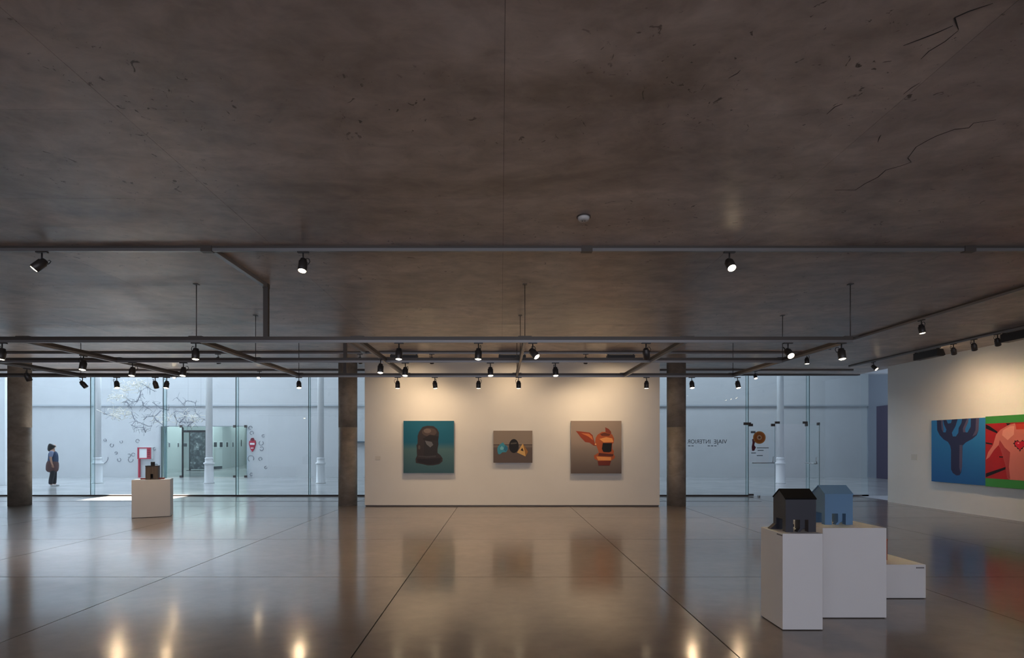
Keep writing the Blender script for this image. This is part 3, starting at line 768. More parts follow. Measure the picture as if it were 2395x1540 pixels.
YC0, W5 = YA1 - 0.004, 1.75
ZC0, ZC1 = 0.665, 2.185
hz5 = ZC1 - ZC0
t = thing('red_torso_painting', 'red and green painting of a torso with a heart at the right picture edge', 'painting', (XR - 0.024, YC0, ZC0), -math.pi / 2)
obj('canvas', boxm(0, W5, -0.05, 0, 0, hz5), M_CANVAS, t)
obj('green_field', boxm(0, W5, -0.055, -0.05, 0, hz5), art((64, 146, 70)), t)
obj('red_field', boxm(0, W5, -0.0565, -0.053, hz5 * 0.117, hz5 * 0.897), art((178, 34, 38)), t)
def both(nm, colr, pts, lvl, mirror=True):
    out = [(min(max(YC0 - rw(x, y)[0], 0), W5 / 2 if mirror else W5), min(max(rw(x, y)[1] - ZC0, hz5 * 0.117), hz5 * 0.897)) for x, y in pts]
    for mm in ((False, True) if mirror else (False,)):
        q = [(W5 - u, v) for u, v in reversed(out)] if mm else out
        b = bmesh.new(); prism(b, q, -0.0575 - 0.0006 * lvl, -0.055); obj(nm, b, art(colr), t)
both('ray', (24, 20, 22), [(1022, 305), (1080, 330), (1210, 420), (1205, 450), (1022, 370)], 1)
both('ray', (24, 20, 22), [(1350, 285), (1430, 285), (1380, 325)], 1)
both('ray', (24, 20, 22), [(1022, 595), (1130, 615), (1125, 635), (1022, 620)], 1)
both('ray', (24, 20, 22), [(1022, 1105), (1345, 1000), (1340, 1040), (1022, 1168)], 1)
uC = W5 / 2
torso = [(1022, 880), (1060, 760), (1140, 640), (1190, 470), (1260, 390), (1400, 310), (1500, 285), (1520, 380), (1700, 390), (1700, 1230), (1420, 1215), (1370, 1180), (1340, 960), (1260, 700), (1230, 640), (1150, 730), (1080, 840)]
both('torso', (214, 122, 108), torso, 2)
both('torso_centre', (214, 122, 108), [(1690, 390), (1720, 380), (1720, 1250), (1690, 1240)], 3, False)
b = bmesh.new(); prism(b, [(uC - 0.14, hz5 * 0.117), (uC + 0.14, hz5 * 0.117), (uC + 0.14, hz5 * 0.82), (uC - 0.14, hz5 * 0.82)], -0.0593, -0.055); obj('torso_centre', b, art((214, 122, 108)), t)
both('torso_shade', (182, 70, 68), [(1250, 560), (1330, 680), (1420, 760), (1400, 1000), (1420, 1200), (1370, 1180), (1340, 960), (1260, 700), (1235, 640)], 4)
both('torso_light', (230, 152, 134), [(1300, 400), (1420, 330), (1490, 330), (1480, 470), (1380, 560), (1290, 480)], 4)
both('neck_band', (206, 62, 46), [(1510, 295), (1690, 290), (1690, 380), (1520, 385)], 4)
both('mark', (40, 20, 22), [(1240, 825), (1310, 830), (1300, 845), (1245, 845)], 5, False)
hx, hzc = YC0 - rw(1582, 650)[0], rw(1582, 640)[1] - ZC0
def heart(s, spikes):
    pts = []
    n = 48
    for k in range(n):
        a = 2 * math.pi * k / n
        x = 16 * math.sin(a) ** 3; y = 13 * math.cos(a) - 5 * math.cos(2 * a) - 2 * math.cos(3 * a) - math.cos(4 * a)
        kk = s * (1.22 if spikes and k % 3 == 0 else 1.0)
        pts.append((hx + x * kk / 17, hzc + y * kk / 17))
    return pts
b = bmesh.new(); prism(b, heart(0.125, True), -0.0612, -0.055); obj('heart_outline', b, art((52, 20, 26)), t)
b = bmesh.new(); prism(b, heart(0.108, False), -0.0618, -0.055); obj('heart', b, art((206, 28, 50)), t)
b = bmesh.new(); prism(b, [(hx - 0.03 + 0.018 * math.cos(a_ * 0.6), hzc + 0.035 + 0.014 * math.sin(a_ * 0.6)) for a_ in range(10)], -0.0624, -0.055); obj('heart_glint', b, art((236, 140, 150)), t)

# small wall labels
M_LABEL = mat('label_card', (0.66, 0.63, 0.58, 1), 0.7)
tag(obj('wall_label', boxm(-0.065, 0.065, -0.006, 0, -0.045, 0.045), M_LABEL, None, (WX(884, PY), PY, WZ(1072, PY))), 'small pale caption card on the display wall left of the teal painting', 'label')
yl = XR * F / (2138 - CX)
tag(obj('wall_label', boxm(-0.006, 0, -0.09, 0.09, -0.075, 0.075), M_LABEL, None, (XR, yl, WZ(1070, yl))), 'small pale caption card on the right wall left of the blue painting', 'label')

# ------------------------------------------------------------------ plinths and sculptures
def plinth(name, label, loc, w, dpt, h, rz=0.0):
    t = thing(name, label, 'plinth', loc, rz)
    obj('plinth_body', boxm(0, w, 0, dpt, 0.006, h), M_PLINTH, t, bevel=0.004)
    obj('plinth_foot', boxm(0.01, w - 0.01, 0.01, dpt - 0.01, 0, 0.006), M_GROUT, t)
    return t
PH = 0.815
p1 = plinth('display_plinth', 'white square plinth in front carrying the black house', (2.37, 4.31, 0), 0.338, 0.36, PH)
p2 = plinth('display_plinth', 'wide white plinth carrying the blue house', (2.896, 4.61, 0), 0.575, 0.52, PH)
p3 = plinth('display_plinth', 'low white plinth behind, with a dark caption at its top corner', (3.66, 5.2, 0), 0.654, 0.56, 0.347)
M_INK = mat('caption_ink', (0.08, 0.07, 0.07, 1), 0.7)
for k in range(6): obj('caption_mark', boxm(0.555 + 0.014 * k, 0.555 + 0.014 * k + 0.010, -0.0012, 0.0, 0.308, 0.321), M_INK, p3)
for k in range(4): obj('caption_mark', boxm(-0.0012, 0.0, 0.006 + 0.022 * k, 0.022 + 0.022 * k, PH - 0.022, PH - 0.012), M_INK, p1)

def house(name, label, loc, mw, mr, mi):
    """gabled house on four splayed feet, ridge along x; 0.26 x 0.20 m"""
    t = thing(name, label, 'sculpture', loc)
    W, D, ZB, ZE, ZR, th = 0.26, 0.20, 0.105, 0.279, 0.351, 0.012
    obj('front_wall', boxm(0, W, 0, th, ZB, ZE), mw, t); obj('back_wall', boxm(0, W, D - th, D, ZB, ZE), mw, t)
    for x0 in (0.0, W - th):
        b = bmesh.new(); zs = ZE + th * (ZR - ZE) / (D / 2); prism(b, [(th, ZB), (D - th, ZB), (D - th, zs), (D / 2, ZR), (th, zs)], x0, x0 + th)
        b.transform(Matrix(((0, 1, 0, 0), (1, 0, 0, 0), (0, 0, 1, 0), (0, 0, 0, 1))))
        obj('gable_wall', b, mw, t)
    e = 0.004
    for s in (0, 1):
        b = bmesh.new()
        y0, y1 = (-e, D / 2) if s == 0 else (D + e, D / 2)
        a = [b.verts.new(c) for c in ((-e, y0, ZE), (W + e, y0, ZE), (W + e, y1, ZR + e), (-e, y1, ZR + e))]
        c2 = [b.verts.new((v.co.x, v.co.y, v.co.z + 0.01)) for v in a]
        b.faces.new(a); b.faces.new(list(reversed(c2)))
        for i in range(4): b.faces.new((a[i], a[(i + 1) % 4], c2[(i + 1) % 4], c2[i]))
        obj('roof_slope', b, mr, t)
    obj('floor_plate', boxm(th, W - th, th, D - th, ZB, ZB + 0.01), mi, t)
    # corner legs, each with a foot that splays outwards
    for x0, sx in ((0.0, -1), (W - 0.065, 1)):
        for y0, sy in ((0.0, -1), (D - 0.05, 1)):
            lg = obj('leg', boxm(x0, x0 + 0.065, y0, y0 + 0.05, 0, ZB), mw, t)
            xo = x0 if sx < 0 else x0 + 0.065
            if sy > 0:
                b = bmesh.new(); prism(b, [(xo, 0), (xo + sx * 0.05, 0), (xo + sx * 0.05, 0.006), (xo, 0.05)], y0, y0 + 0.05)
                obj('splayed_foot', b, mw, lg)
    # middle tongues with slanted ends on the front and gable sides
    b = bmesh.new(); prism(b, [(0.125, ZB), (0.165, ZB), (0.165, 0.04), (0.125, 0.0), (0.10, 0.0), (0.125, 0.03)], 0.004, 0.05); obj('tongue', b, mw, t)
    b = bmesh.new(); prism(b, [(0.07, 0), (0.10, 0.0), (0.135, 0.03), (0.135, 0.05), (0.11, 0.03)], 0.11, 0.15); obj('tongue', b, mi, t)
    return t
M_HB = mat('black_house_wall', (0.030, 0.031, 0.042, 1), 0.5)
M_HBR = mat('black_house_roof', (0.004, 0.004, 0.005, 1), 0.7, spec=0.15)
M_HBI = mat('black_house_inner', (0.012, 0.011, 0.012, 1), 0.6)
M_BL = mat('blue_house_wall', (0.13, 0.26, 0.42, 1), 0.55)
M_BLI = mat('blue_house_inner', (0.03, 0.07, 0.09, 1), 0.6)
house('house_sculpture', 'black house shaped sculpture on feet on the front plinth', (2.44, 4.39, PH), M_HB, M_HBR, M_HBI)
house('house_sculpture', 'blue house shaped sculpture on feet on the wide plinth', (3.03, 4.79, PH), M_BL, M_BL, M_BLI)
M_OR = mat('orange_house_paint', (0.40, 0.07, 0.015, 1), 0.5)
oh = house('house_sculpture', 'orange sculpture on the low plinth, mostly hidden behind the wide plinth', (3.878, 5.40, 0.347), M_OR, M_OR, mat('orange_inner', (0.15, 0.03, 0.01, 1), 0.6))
oh.scale = (0.75, 0.75, 0.75)

ax, ay = WX(307.5, 10.92), 10.92
p4 = plinth('display_plinth', 'lone white plinth on the left carrying the brown tower', (ax, ay, 0), 0.70, 0.42, PH, math.radians(25))
M_WOOD = mat('dark_brown_wood', (0.10, 0.078, 0.06, 1), 0.6)
nt = M_WOOD.node_tree
nt.links.new(ramp(nt, noise(nt, scaled(nt, 60, 60, 3), 1.0, 4), [(0.3, (0.075, 0.058, 0.045)), (0.7, (0.15, 0.115, 0.088))]), nt.nodes['Principled BSDF'].inputs['Base Color'])
M_DOORD = mat('tower_door_dark', (0.008, 0.008, 0.006, 1), 0.8)
M_BASER = mat('tower_base_red', (0.26, 0.025, 0.015, 1), 0.5)
ca, sa = math.cos(math.radians(25)), math.sin(math.radians(25))
t = thing('tower_sculpture', 'brown wooden tower sculpture with a dark doorway and red base bars', 'sculpture', (ax + 0.35 * ca - 0.2 * sa, ay + 0.35 * sa + 0.2 * ca, PH), math.radians(25))
obj('red_base_bar', boxm(-0.22, 0.22, -0.04, 0.04, 0, 0.03), M_BASER, t)
tb = bmesh.new(); box(tb, -0.115, -0.025, -0.13, 0.11, 0, 0.285); box(tb, 0.025, 0.115, -0.13, 0.11, 0, 0.285); box(tb, -0.025, 0.025, -0.13, 0.11, 0.12, 0.285); box(tb, -0.025, 0.025, -0.07, 0.11, 0.0, 0.12)
obj('tower_body', tb, M_WOOD, t)
obj('dark_doorway', boxm(-0.025, 0.025, -0.074, -0.07, 0.03, 0.12), M_DOORD, t)
obj('roof_slab', boxm(-0.12, 0.12, -0.135, 0.115, 0.285, 0.30), M_HBI, t)
obj('chimney', boxm(-0.035, 0.035, -0.035, 0.035, 0.30, 0.38), M_HBI, t, bevel=0.003)

# ------------------------------------------------------------------ ceiling tracks and suspended lighting rig
def bar(name, parent, p0, p1, w, z0, z1, m, sub=None):
    (xa, ya), (xb, yb) = p0, p1
    if abs(xb - xa) > abs(yb - ya): a = (min(xa, xb), max(xa, xb), ya - w / 2, ya + w / 2, z0, z1)
    else: a = (xa - w / 2, xa + w / 2, min(ya, yb), max(ya, yb), z0, z1)
    return obj(name, boxm(*a), m, parent)

T1Y, TFY, TGY = 5.59, 11.86, 14.62
TRX, TWX = 7.1, 9.45
def ctrack(label, p0, p1, fittings=()):
    t = thing('ceiling_track', label, 'light track', (p0[0], p0[1], CEIL))
    off = Vector((p0[0], p0[1], CEIL))
    q1 = (p1[0] - p0[0], p1[1] - p0[1])
    bar('track_channel', t, (0, 0), q1, 0.045, -0.022, 0.0, M_CHAN)
    bar('track_profile', t, (0, 0), q1, 0.036, -0.055, -0.022, M_TRACK)
    for f in fittings:
        obj('track_joiner', boxm(f - 0.06, f + 0.06, -0.03, 0.03, -0.062, 0.0), M_CHAN, t)
    return t
ctrack('long grey light track across the ceiling nearest the viewer', (XL + 2, T1Y), (XR - 0.5, T1Y), [WX(485, T1Y) - XL - 2, WX(1372, T1Y) - XL - 2, WX(2265, T1Y) - XL - 2])
ctrack('light track on the ceiling in front of the display wall', (XL + 1, TFY), (TRX, TFY))
ctrack('light track on the ceiling close to the glass front', (XL + 1, TGY), (XR - 0.6, TGY))
ctrack('light track running away along the ceiling on the right', (TRX, T1Y + 0.03), (TRX, 13.6))
ctrack('light track beside the right wall', (TWX, 2.0), (TWX, 13.9))

RZB = 2.98 - 0.04      # underside of the rig bars
RY = (6.89, 8.55, 10.38)
RXS = (4.70, 2.50, 0.32, -1.93, -4.10, -6.42, -8.52)
RX0, RX1 = -11.6, 4.72
rig = thing('suspended_lighting_rig', 'suspended grid of grey lighting bars hung on thin rods below the ceiling', 'lighting rig', (0, 0, RZB))
for y in RY:
    m_ = bar('main_bar', rig, (RX0, y), (RX1, y), 0.05, 0.034, 0.078, M_CHAN)
    bar('track_strip', m_, (RX0, y), (RX1, y), 0.036, 0.0, 0.034, M_TRACK)
for x in RXS:
    m_ = bar('cross_bar', rig, (x, RY[0] + 0.026), (x, RY[2] - 0.026), 0.05, 0.034, 0.078, M_CHAN)
    bar('track_strip', m_, (x, RY[0] + 0.026), (x, RY[2] - 0.026), 0.036, 0.0, 0.034, M_TRACK)
    for y in RY:
        obj('junction_plate', boxm(x - 0.09, x + 0.09, y - 0.03, y + 0.03, 0.078, 0.086), M_CHAN, rig)
for x in (4.70, 0.32, -4.10, -8.52):
    for y in RY:
        b = bmesh.new(); tube(b, [(x, y, 0.08), (x, y, CEIL - RZB)], 0.006, 6); obj('hanger_rod', b, M_CHAN, rig)
        obj('rod_plate', boxm(x - 0.03, x + 0.03, y - 0.03, y + 0.03, CEIL - RZB - 0.008, CEIL - RZB), M_CHAN, rig)
# square cable conduits from the ceiling tracks down to the rig
def conduit(label, ya, yb):
    t = thing('cable_conduit', label, 'conduit', (-3.16, ya, CEIL))
    bar('ceiling_run', t, (0, 0), (0, yb - ya), 0.06, -0.05, 0.0, M_TRACK)
    s = 1 if yb > ya else -1
    y = yb - ya
    obj('drop_leg', boxm(-0.032, 0.032, y - 0.025 * s - 0.025, y - 0.025 * s + 0.025, RZB + 0.078 - CEIL, -0.05), M_CHAN, t)
    obj('elbow', boxm(-0.036, 0.036, y - 0.025 * s - 0.03, y - 0.025 * s + 0.03, -0.06, 0.0), M_CHAN, t)
conduit('square cable conduit dropping from the near ceiling track to the rig', T1Y + 0.04, RY[0] + 0.025)
conduit('square cable conduit dropping behind the rig near the left column of the display wall', TFY - 0.04, RY[2] - 0.025)

# ------------------------------------------------------------------ spotlights
WARM = (1.0, 0.71, 0.42)
def lathe_mesh(name, prof, m, n=20, mtx=None):
    b = bmesh.new(); lathe(b, prof, n, mtx); return mesh(name, b, m)
# the housing points along local -z from its pivot at the origin
hb = bmesh.new()
prof_out = [(0.018, 0.052), (0.034, 0.045), (0.036, 0.02), (0.047, 0.012), (0.047, -0.098), (0.043, -0.102), (0.041, -0.098), (0.040, -0.084)]
lathe(hb, prof_out, 20, None, True)
ME_HOUSE = mesh('housing', hb, M_SPOT)
lb = bmesh.new(); lathe(lb, [(0.012, -0.106), (0.030, -0.104), (0.0395, -0.099), (0.0395, -0.085)], 20); ME_LENS = mesh('lens', lb, M_LENS)
lb = bmesh.new(); lathe(lb, [(0.012, -0.106), (0.030, -0.104), (0.0395, -0.099), (0.0395, -0.085)], 20); ME_LENSOFF = mesh('lens_unlit', lb, M_LENSOFF)
ME_ADAPT = mesh('track_adapter', boxm(-0.06, 0.06, -0.017, 0.017, -0.014, 0.0), M_SPOT)
sb = bmesh.new(); tube(sb, [(0, 0, -0.014), (0, 0, -0.105)], 0.008, 8); ME_STEM = mesh('stem', sb, M_BLACK)
cb = bmesh.new(); tube(cb, [(0.02, 0, 0.048), (0.03, 0, 0.075), (0.055, 0, 0.08), (0.068, 0, 0.05), (0.055, 0, 0.01), (0.045, 0, 0.0)], 0.0045, 6); ME_CABLE = mesh('cable_loop', cb, M_BLACK)
ab = bmesh.new(); box(ab, -0.012, 0.012, -0.053, -0.046, -0.02, 0.03); ME_ARM = mesh('pivot_arm', ab, M_BLACK)
SPOT_DATA = {}
def spot_data(power, ang):
    k = (power, ang)
    if k not in SPOT_DATA:
        d = bpy.data.lights.new('spot_beam', 'SPOT')
        d.energy = power; d.color = WARM; d.spot_size = math.radians(ang); d.spot_blend = 0.9; d.shadow_soft_size = 0.04
        SPOT_DATA[k] = d
    return SPOT_DATA[k]
def spotlight(x, y, ztrack, aim, label, group, power=20, ang=95, lit=True, turn=0.0, track_along_y=False):
    t = thing('track_spotlight', label, 'spotlight', (x, y, ztrack), 0, group)
    link('track_adapter', ME_ADAPT, t, (0, 0, 0), (0, 0, math.pi / 2 if track_along_y else 0))
    link('stem', ME_STEM, t)
    q = Vector(aim).normalized().to_track_quat('-Z', 'Y').to_euler()
    h = link('housing', ME_HOUSE, t, (0, 0, -0.125), q)
    link('lens', ME_LENS if lit else ME_LENSOFF, h)
    link('cable_loop', ME_CABLE, h, (0, 0, 0), (0, 0, turn))
    if lit:
        l = bpy.data.objects.new('spot_beam', spot_data(power, ang))
        l.location = (0, 0, -0.112); l.parent = h
        col.objects.link(l)
    return t
def row(specs, y, ztrack, where, group, power, ang):
    specs = sorted(specs)
    for i, s in enumerate(specs):
        px, aim = s[0], s[1]
        lit = s[2] if len(s) > 2 else True
        extra = s[3] if len(s) > 3 else ''
        lab = 'cylinder spotlight on %s, %s from the left%s' % (where, ORD[i], extra)
        spotlight(WX(px, y), y, ztrack, aim, lab, group, power, ang, lit, rnd.uniform(0, 6.28))
D = (0.0, -0.22, -1)
FWD = (0.0, 0.36, -1)
row([(98, (-0.75, -0.45, -1)), (709, (0, -0.3, -1)), (1706, (0, -0.8, -1))], T1Y, CEIL - 0.055, 'the near ceiling track', 'spotlights on the near ceiling track', 68, 85)
row([(5, (-0.1, -0.1, -1)), (458, (0.02, -0.1, -1)), (933, (0, -0.12, -1)), (1119, (-0.04, -0.1, -1)), (1246, (0.75, -0.55, -1)), (1511, (0.35, 0.8, -1), False, ', unlit'), (1843, (0.0, -1.0, -0.9)), (1968, (0, -0.2, -1))],
    RY[0], RZB, 'the front bar of the rig', 'spotlights on the front rig bar', 46, 85)
row([(310, D), (429, D), (948, D), (1147, (0.04, -0.22, -1)), (1299, (0.04, -0.22, -1))], RY[1], RZB, 'the middle bar of the rig', 'spotlights on the middle rig bar', 85, 125)
row([(193, (0.7, 0.3, -1), False, ', unlit and tilted'), (273, (0.25, -0.2, -1)), (363, (0, 0.5, -1), False, ', unlit'), (390, D), (699, (0.15, -0.25, -1)), (930, (0, 0.02, -1)), (1017, (0.1, 0.02, -1)), (1119, (0, 0.02, -1)), (1213, (0, 0.02, -1)), (1512, (0, 0.02, -1)), (1618, (0, -0.25, -1)), (1725, (0.1, -0.25, -1))],
    RY[2], RZB, 'the back bar of the rig', 'spotlights on the back rig bar', 62, 140)
row([(411, (0.0, -1.0, -0.75)), (607, (0, -0.8, -0.9)), (1766, (0.0, -0.5, -1))], TGY, CEIL - 0.055, 'the ceiling track by the glass', 'spotlights on the track by the glass', 48, 80)
row([(510, FWD, False), (842, FWD, False), (1010, FWD), (1370, FWD)], TFY, CEIL - 0.055, 'the ceiling track before the display wall', 'spotlights on the track before the display wall', 105, 125)
for x, y, aim, lab in ((-6.42, 7.87, D, 'grey cylinder spotlight on the leftmost slanting cross bar that meets the front bar'),
                       (-8.52, 9.2, (0.1, 0.5, -1), 'dark spotlight on the slanting cross bar in front of the left concrete column'),
                       (-1.93, 8.2, D, 'grey cylinder spotlight on the cross bar above the left edge of the display wall')):
    spotlight(x, y, RZB, aim, lab, 'spotlights on the rig cross bars', 46, 90, True, rnd.uniform(0, 6), True)
yy = TRX * F / (2155 - CX)
spotlight(TRX, yy, CEIL - 0.055, (0.1, -0.1, -1), 'grey spotlight on the right hand ceiling track, nearer one above the blue painting', 'spotlights on the right ceiling track', 54, 85, True, 1.0, True)
spotlight(TRX, TRX * F / (1887 - CX), CEIL - 0.055, (0, -0.1, -1), 'small far spotlight on the right hand ceiling track, above the double door', 'spotlights on the right ceiling track', 54, 85, True, 2.0, True)
for px, lab in ((2230, 'left'), (2278, 'middle'), (2333, 'right')):
    yy = TWX * F / (px - CX)
    spotlight(TWX, yy, CEIL - 0.055, (0.55, 0.4, -1), 'dark spotlight beside the right wall, %s of the three above the paintings' % lab, 'spotlights beside the right wall', 46, 115, True, 2.5, True)
yy = TWX * F / (2043 - CX)
spotlight(TWX, yy, CEIL - 0.055, (0.4, -0.7, -0.8), 'lone lit spotlight beside the far end of the right wall', 'spotlights beside the right wall', 6, 70, True, 1.2, True)

# wall washer floodlights
def washer(x, y, rz, label, power):
    t = thing('wall_washer', label, 'floodlight', (x, y, CEIL - 0.055), rz, 'black wall washer floodlights')
    obj('mount_plate', boxm(-0.32, 0.32, -0.04, 0.04, -0.012, 0.0), M_TRACK, t)
    obj('bracket', boxm(-0.30, -0.28, -0.03, 0.03, -0.06, -0.012), M_BLACK, t); obj('bracket', boxm(0.28, 0.30, -0.03, 0.03, -0.06, -0.012), M_BLACK, t)
    b = bmesh.new(); prism(b, [(-0.05, -0.03), (0.09, -0.03), (0.14, -0.16), (0.10, -0.185), (-0.05, -0.185)], -0.315, 0.315)
    b.transform(Matrix(((0, 1, 0, 0), (1, 0, 0, 0), (0, 0, 1, 0), (0, 0, 0, 1))))
    bd = obj('body', b, M_BLACK, t)
    b = bmesh.new()
    v = [b.verts.new(c) for c in ((-0.29, 0.095, -0.062), (0.29, 0.095, -0.062), (0.29, 0.140, -0.156), (-0.29, 0.140, -0.156), (-0.29, 0.099, -0.060), (0.29, 0.099, -0.060), (0.29, 0.144, -0.154), (-0.29, 0.144, -0.154))]
    for f in ((3, 2, 1, 0), (4, 5, 6, 7), (0, 1, 5, 4), (1, 2, 6, 5), (2, 3, 7, 6), (3, 0, 4, 7)): b.faces.new([v[i] for i in f])
    obj('lens', b, M_WASHL, bd)
    d_ = bpy.data.lights.new('washer_beam', 'AREA'); d_.shape = 'RECTANGLE'; d_.size = 0.55; d_.size_y = 0.08; d_.energy = power; d_.color = WARM; d_.spread = math.radians(140)
    l = bpy.data.objects.new('washer_beam', d_); l.location = (0, 0.16, -0.12); l.parent = bd
    l.rotation_euler = Vector((0, 0.5, -1)).to_track_quat('-Z', 'Y').to_euler()
    col.objects.link(l)
for px, wd in ((945, 'above the teal painting'), (1198, 'above the small grey painting'), (1452, 'above the winged helmet painting')):
    washer(WX(px, TFY), TFY, 0, 'black wall washer floodlight at the ceiling %s' % wd, 13)
for px, wd in ((2168, 'above the left end of the blue painting'), (2385, 'at the right picture edge')):
    washer(TWX, TWX * F / (px - CX), -math.pi / 2, 'black wall washer floodlight beside the right wall, %s' % wd, 2 if px > 2200 else 7)

# smoke detector on the ceiling
sd = thing('smoke_detector', 'round white smoke detector on the dark concrete ceiling', 'smoke detector', (WX(1365, 4.86), 4.86, CEIL))
M_PLAST = mat('white_plastic', (0.62, 0.60, 0.58, 1), 0.4)
b = bmesh.new(); lathe(b, [(0.03, -0.04), (0.045, -0.036), (0.055, -0.02), (0.057, 0.0)], 28); obj('detector_body', b, M_PLAST, sd)
b = bmesh.new(); lathe(b, [(0.066, -0.008), (0.066, 0.0)], 28); obj('base_ring', b, M_CHAN, sd)
for x in (-0.012, 0.012):
    b = bmesh.new(); lathe(b, [(0.006, -0.0425), (0.006, -0.039)], 10, Matrix.Translation((x, 0, 0))); obj('indicator_hole', b, M_BLACK, sd)
dt = bmesh.new(); lathe(dt, [(0.02, -0.06), (0.035, -0.05), (0.035, 0.0)], 16)
tag(obj('ceiling_sensor', dt, M_BLACK, None, (7.25, 11.3, CEIL)), 'tiny black sensor on the ceiling above the double door', 'sensor')

# ------------------------------------------------------------------ the person in the hall, seen from the side, facing right
PXW, PYW = WX(124, 19.45), 19.45
person = thing('person', 'person in denim shirt and brown apron standing in the hall facing right', 'person', (PXW, PYW, 0), math.radians(38))
M_SKIN = mat('skin', (0.36, 0.19, 0.13, 1), 0.55)
M_HAIR = mat('dark_hair', (0.012, 0.011, 0.012, 1), 0.55)
M_DENIM = mat('blue_denim_vest', (0.022, 0.045, 0.10, 1), 0.8)
M_SLEEVE = mat('pale_blue_sleeve', (0.16, 0.19, 0.30, 1), 0.8)
M_APRON = mat('brown_apron', (0.085, 0.04, 0.04, 1), 0.8)
M_TROU = mat('dark_trousers', (0.014, 0.014, 0.022, 1), 0.8)
M_SHOE = mat('pale_shoe', (0.55, 0.55, 0.56, 1), 0.6)
M_MASK = mat('pale_face_mask', (0.75, 0.72, 0.66, 1), 0.7)
def skin(name, verts, edges, m, parent, root=0, sub=2):
    me = bpy.data.meshes.new(name)
    me.from_pydata([v[0] for v in verts], edges, [])
    o = link(name, me, parent)
    o.modifiers.new('skin', 'SKIN')
    if not me.skin_vertices: 
        bpy.context.view_layer.objects.active = o
    sv = me.skin_vertices[0].data
    for i, v in enumerate(verts):
        r = v[1]; sv[i].radius = (r, r) if not isinstance(r, tuple) else r
        sv[i].use_root = (i == root)
    o.modifiers['skin'].use_smooth_shade = True
    s = o.modifiers.new('sub', 'SUBSURF'); s.levels = sub; s.render_levels = sub
    me.materials.append(m)
    return o
# body: pelvis root; x forward (facing right), y sideways, z up
V = [((0.0, 0, 0.88), 0.13), ((0.0, 0, 1.05), 0.125), ((0.0, 0, 1.22), 0.125), ((-0.02, 0, 1.34), 0.085), ((-0.01, 0, 1.41), 0.05), ((0.01, 0, 1.47), 0.068), ((0.01, 0, 1.545), 0.085), ((0.0, 0, 1.59), 0.055)]
E = [(0, 1), (1, 2), (2, 3), (3, 4), (4, 5), (5, 6), (6, 7)]
def chain(start, pts):
    prev = start
    for p in pts:
        V.append(p); E.append((prev, len(V) - 1)); prev = len(V) - 1
    return prev
for s in (-1, 1):
    xf = -0.03 if s < 0 else 0.05
    chain(0, [((0.0, 0.09 * s, 0.80), 0.088), ((0.01 + xf * 0.5, 0.095 * s, 0.47), 0.058), ((xf - 0.02, 0.095 * s, 0.24), 0.052), ((xf - 0.03, 0.095 * s, 0.08), 0.038), ((xf + 0.05, 0.10 * s, 0.04), 0.032), ((xf + 0.12, 0.105 * s, 0.03), 0.026)])
    e = chain(3, [((-0.03, 0.15 * s, 1.32), 0.056), ((-0.06, 0.20 * s, 1.08), 0.042), ((-0.03, 0.195 * s, 0.90), 0.032), ((-0.02, 0.19 * s, 0.84), 0.026), ((0.0, 0.188 * s, 0.80), 0.026)])
    for k, (dx, ln) in enumerate(((-0.025, 0.062), (-0.008, 0.072), (0.01, 0.07), (0.025, 0.055))):
        chain(e, [((0.0 + dx, 0.187 * s, 0.765), 0.009), ((0.006 + dx, 0.183 * s, 0.765 - ln * 0.55), 0.0085), ((0.014 + dx, 0.176 * s, 0.765 - ln), 0.007)])
    chain(e - 1, [((0.015, 0.178 * s, 0.815), 0.010), ((0.032, 0.170 * s, 0.785), 0.0085), ((0.036, 0.165 * s, 0.765), 0.007)])
body = skin('body', V, E, M_SKIN, person)
b = bmesh.new(); prism(b, [(0.085, 1.49), (0.108, 1.475), (0.085, 1.465)], -0.012, 0.012); nose = obj('nose', b, M_SKIN, person, (0.0, 0, 0.03))
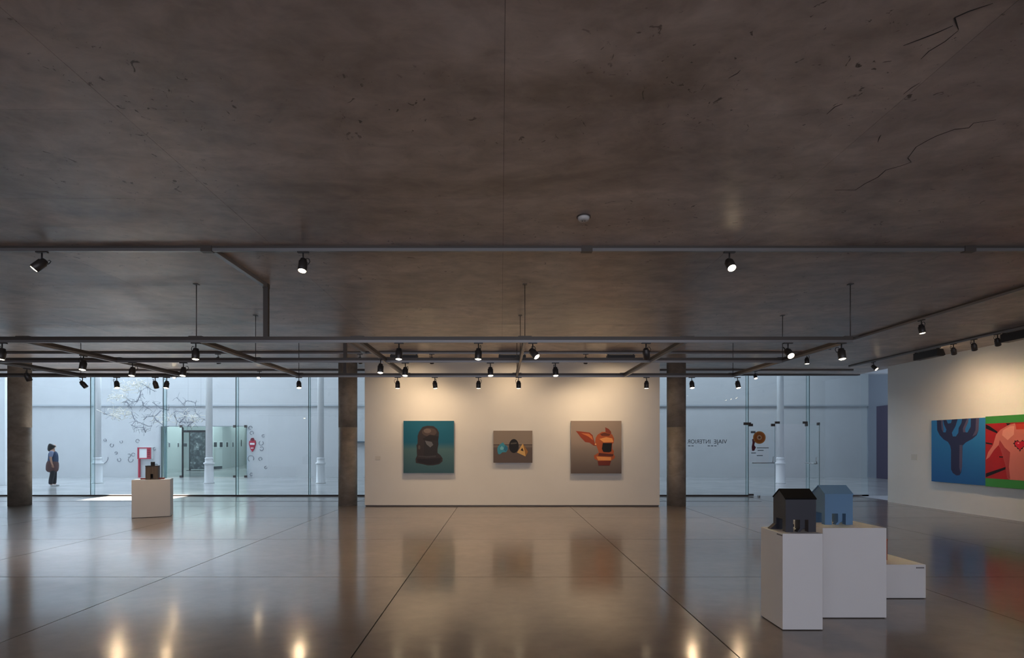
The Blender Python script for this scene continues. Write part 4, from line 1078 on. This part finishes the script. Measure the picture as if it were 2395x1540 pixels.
for s in (-1, 1):
    b = bmesh.new(); lathe(b, [(0.001, -0.006), (0.008, 0.0), (0.001, 0.006)], 8, Matrix.Translation((0.082, 0.03 * s, 1.525)), False); obj('eye', b, M_HAIR, person)
    b = bmesh.new(); lathe(b, [(0.001, -0.01), (0.02, -0.004), (0.02, 0.004), (0.001, 0.01)], 10, Matrix.Translation((0.005, 0.08 * s, 1.51)) @ Matrix.Rotation(math.pi / 2, 4, 'X'), False); obj('ear', b, M_SKIN, person)
b = bmesh.new(); bmesh.ops.create_uvsphere(b, u_segments=16, v_segments=10, radius=1.0)
b.transform(Matrix.Translation((0.062, 0, 1.462)) @ Matrix.Diagonal((0.045, 0.058, 0.045, 1))); obj('face_mask', b, M_MASK, person)
# hair: cap and the hanging back part
skin('hair', [((0.02, 0, 1.595), 0.14), ((-0.045, 0, 1.52), 0.125), ((-0.075, 0, 1.43), 0.10), ((-0.10, 0, 1.31), 0.065)], [(0, 1), (1, 2), (2, 3)], M_HAIR, person)
skin('vest', [((0.0, 0, 0.86), (0.17, 0.17)), ((0.0, 0, 0.97), (0.175, 0.175)), ((0.01, 0, 1.1), (0.165, 0.17)), ((0.0, 0, 1.24), 0.16), ((-0.02, 0, 1.35), 0.10)], [(0, 1), (1, 2), (2, 3), (3, 4)], M_DENIM, person)
for s in (-1, 1):
    skin('sleeve', [((-0.03, 0.12 * s, 1.33), 0.075), ((-0.035, 0.165 * s, 1.28), 0.072), ((-0.055, 0.195 * s, 1.10), 0.056)], [(0, 1), (1, 2)], M_SLEEVE, person)
    xf = -0.03 if s < 0 else 0.05
    skin('trouser_leg', [((0.0, 0.07 * s, 0.84), 0.11), ((0.01 + xf * 0.5, 0.095 * s, 0.48), 0.082), ((xf - 0.02, 0.095 * s, 0.25), 0.078), ((xf - 0.03, 0.095 * s, 0.07), 0.075)], [(0, 1), (1, 2), (2, 3)], M_TROU, person)
    skin('shoe', [((xf - 0.05, 0.095 * s, 0.045), 0.042), ((xf + 0.04, 0.10 * s, 0.042), 0.04), ((xf + 0.13, 0.105 * s, 0.034), 0.032)], [(0, 1), (1, 2)], M_SHOE, person)
skin('apron', [((0.0, 0, 1.02), 0.15), ((-0.01, 0, 0.88), 0.205), ((-0.02, 0, 0.72), 0.21), ((-0.03, 0, 0.50), 0.20)], [(0, 1), (1, 2), (2, 3)], M_APRON, person)
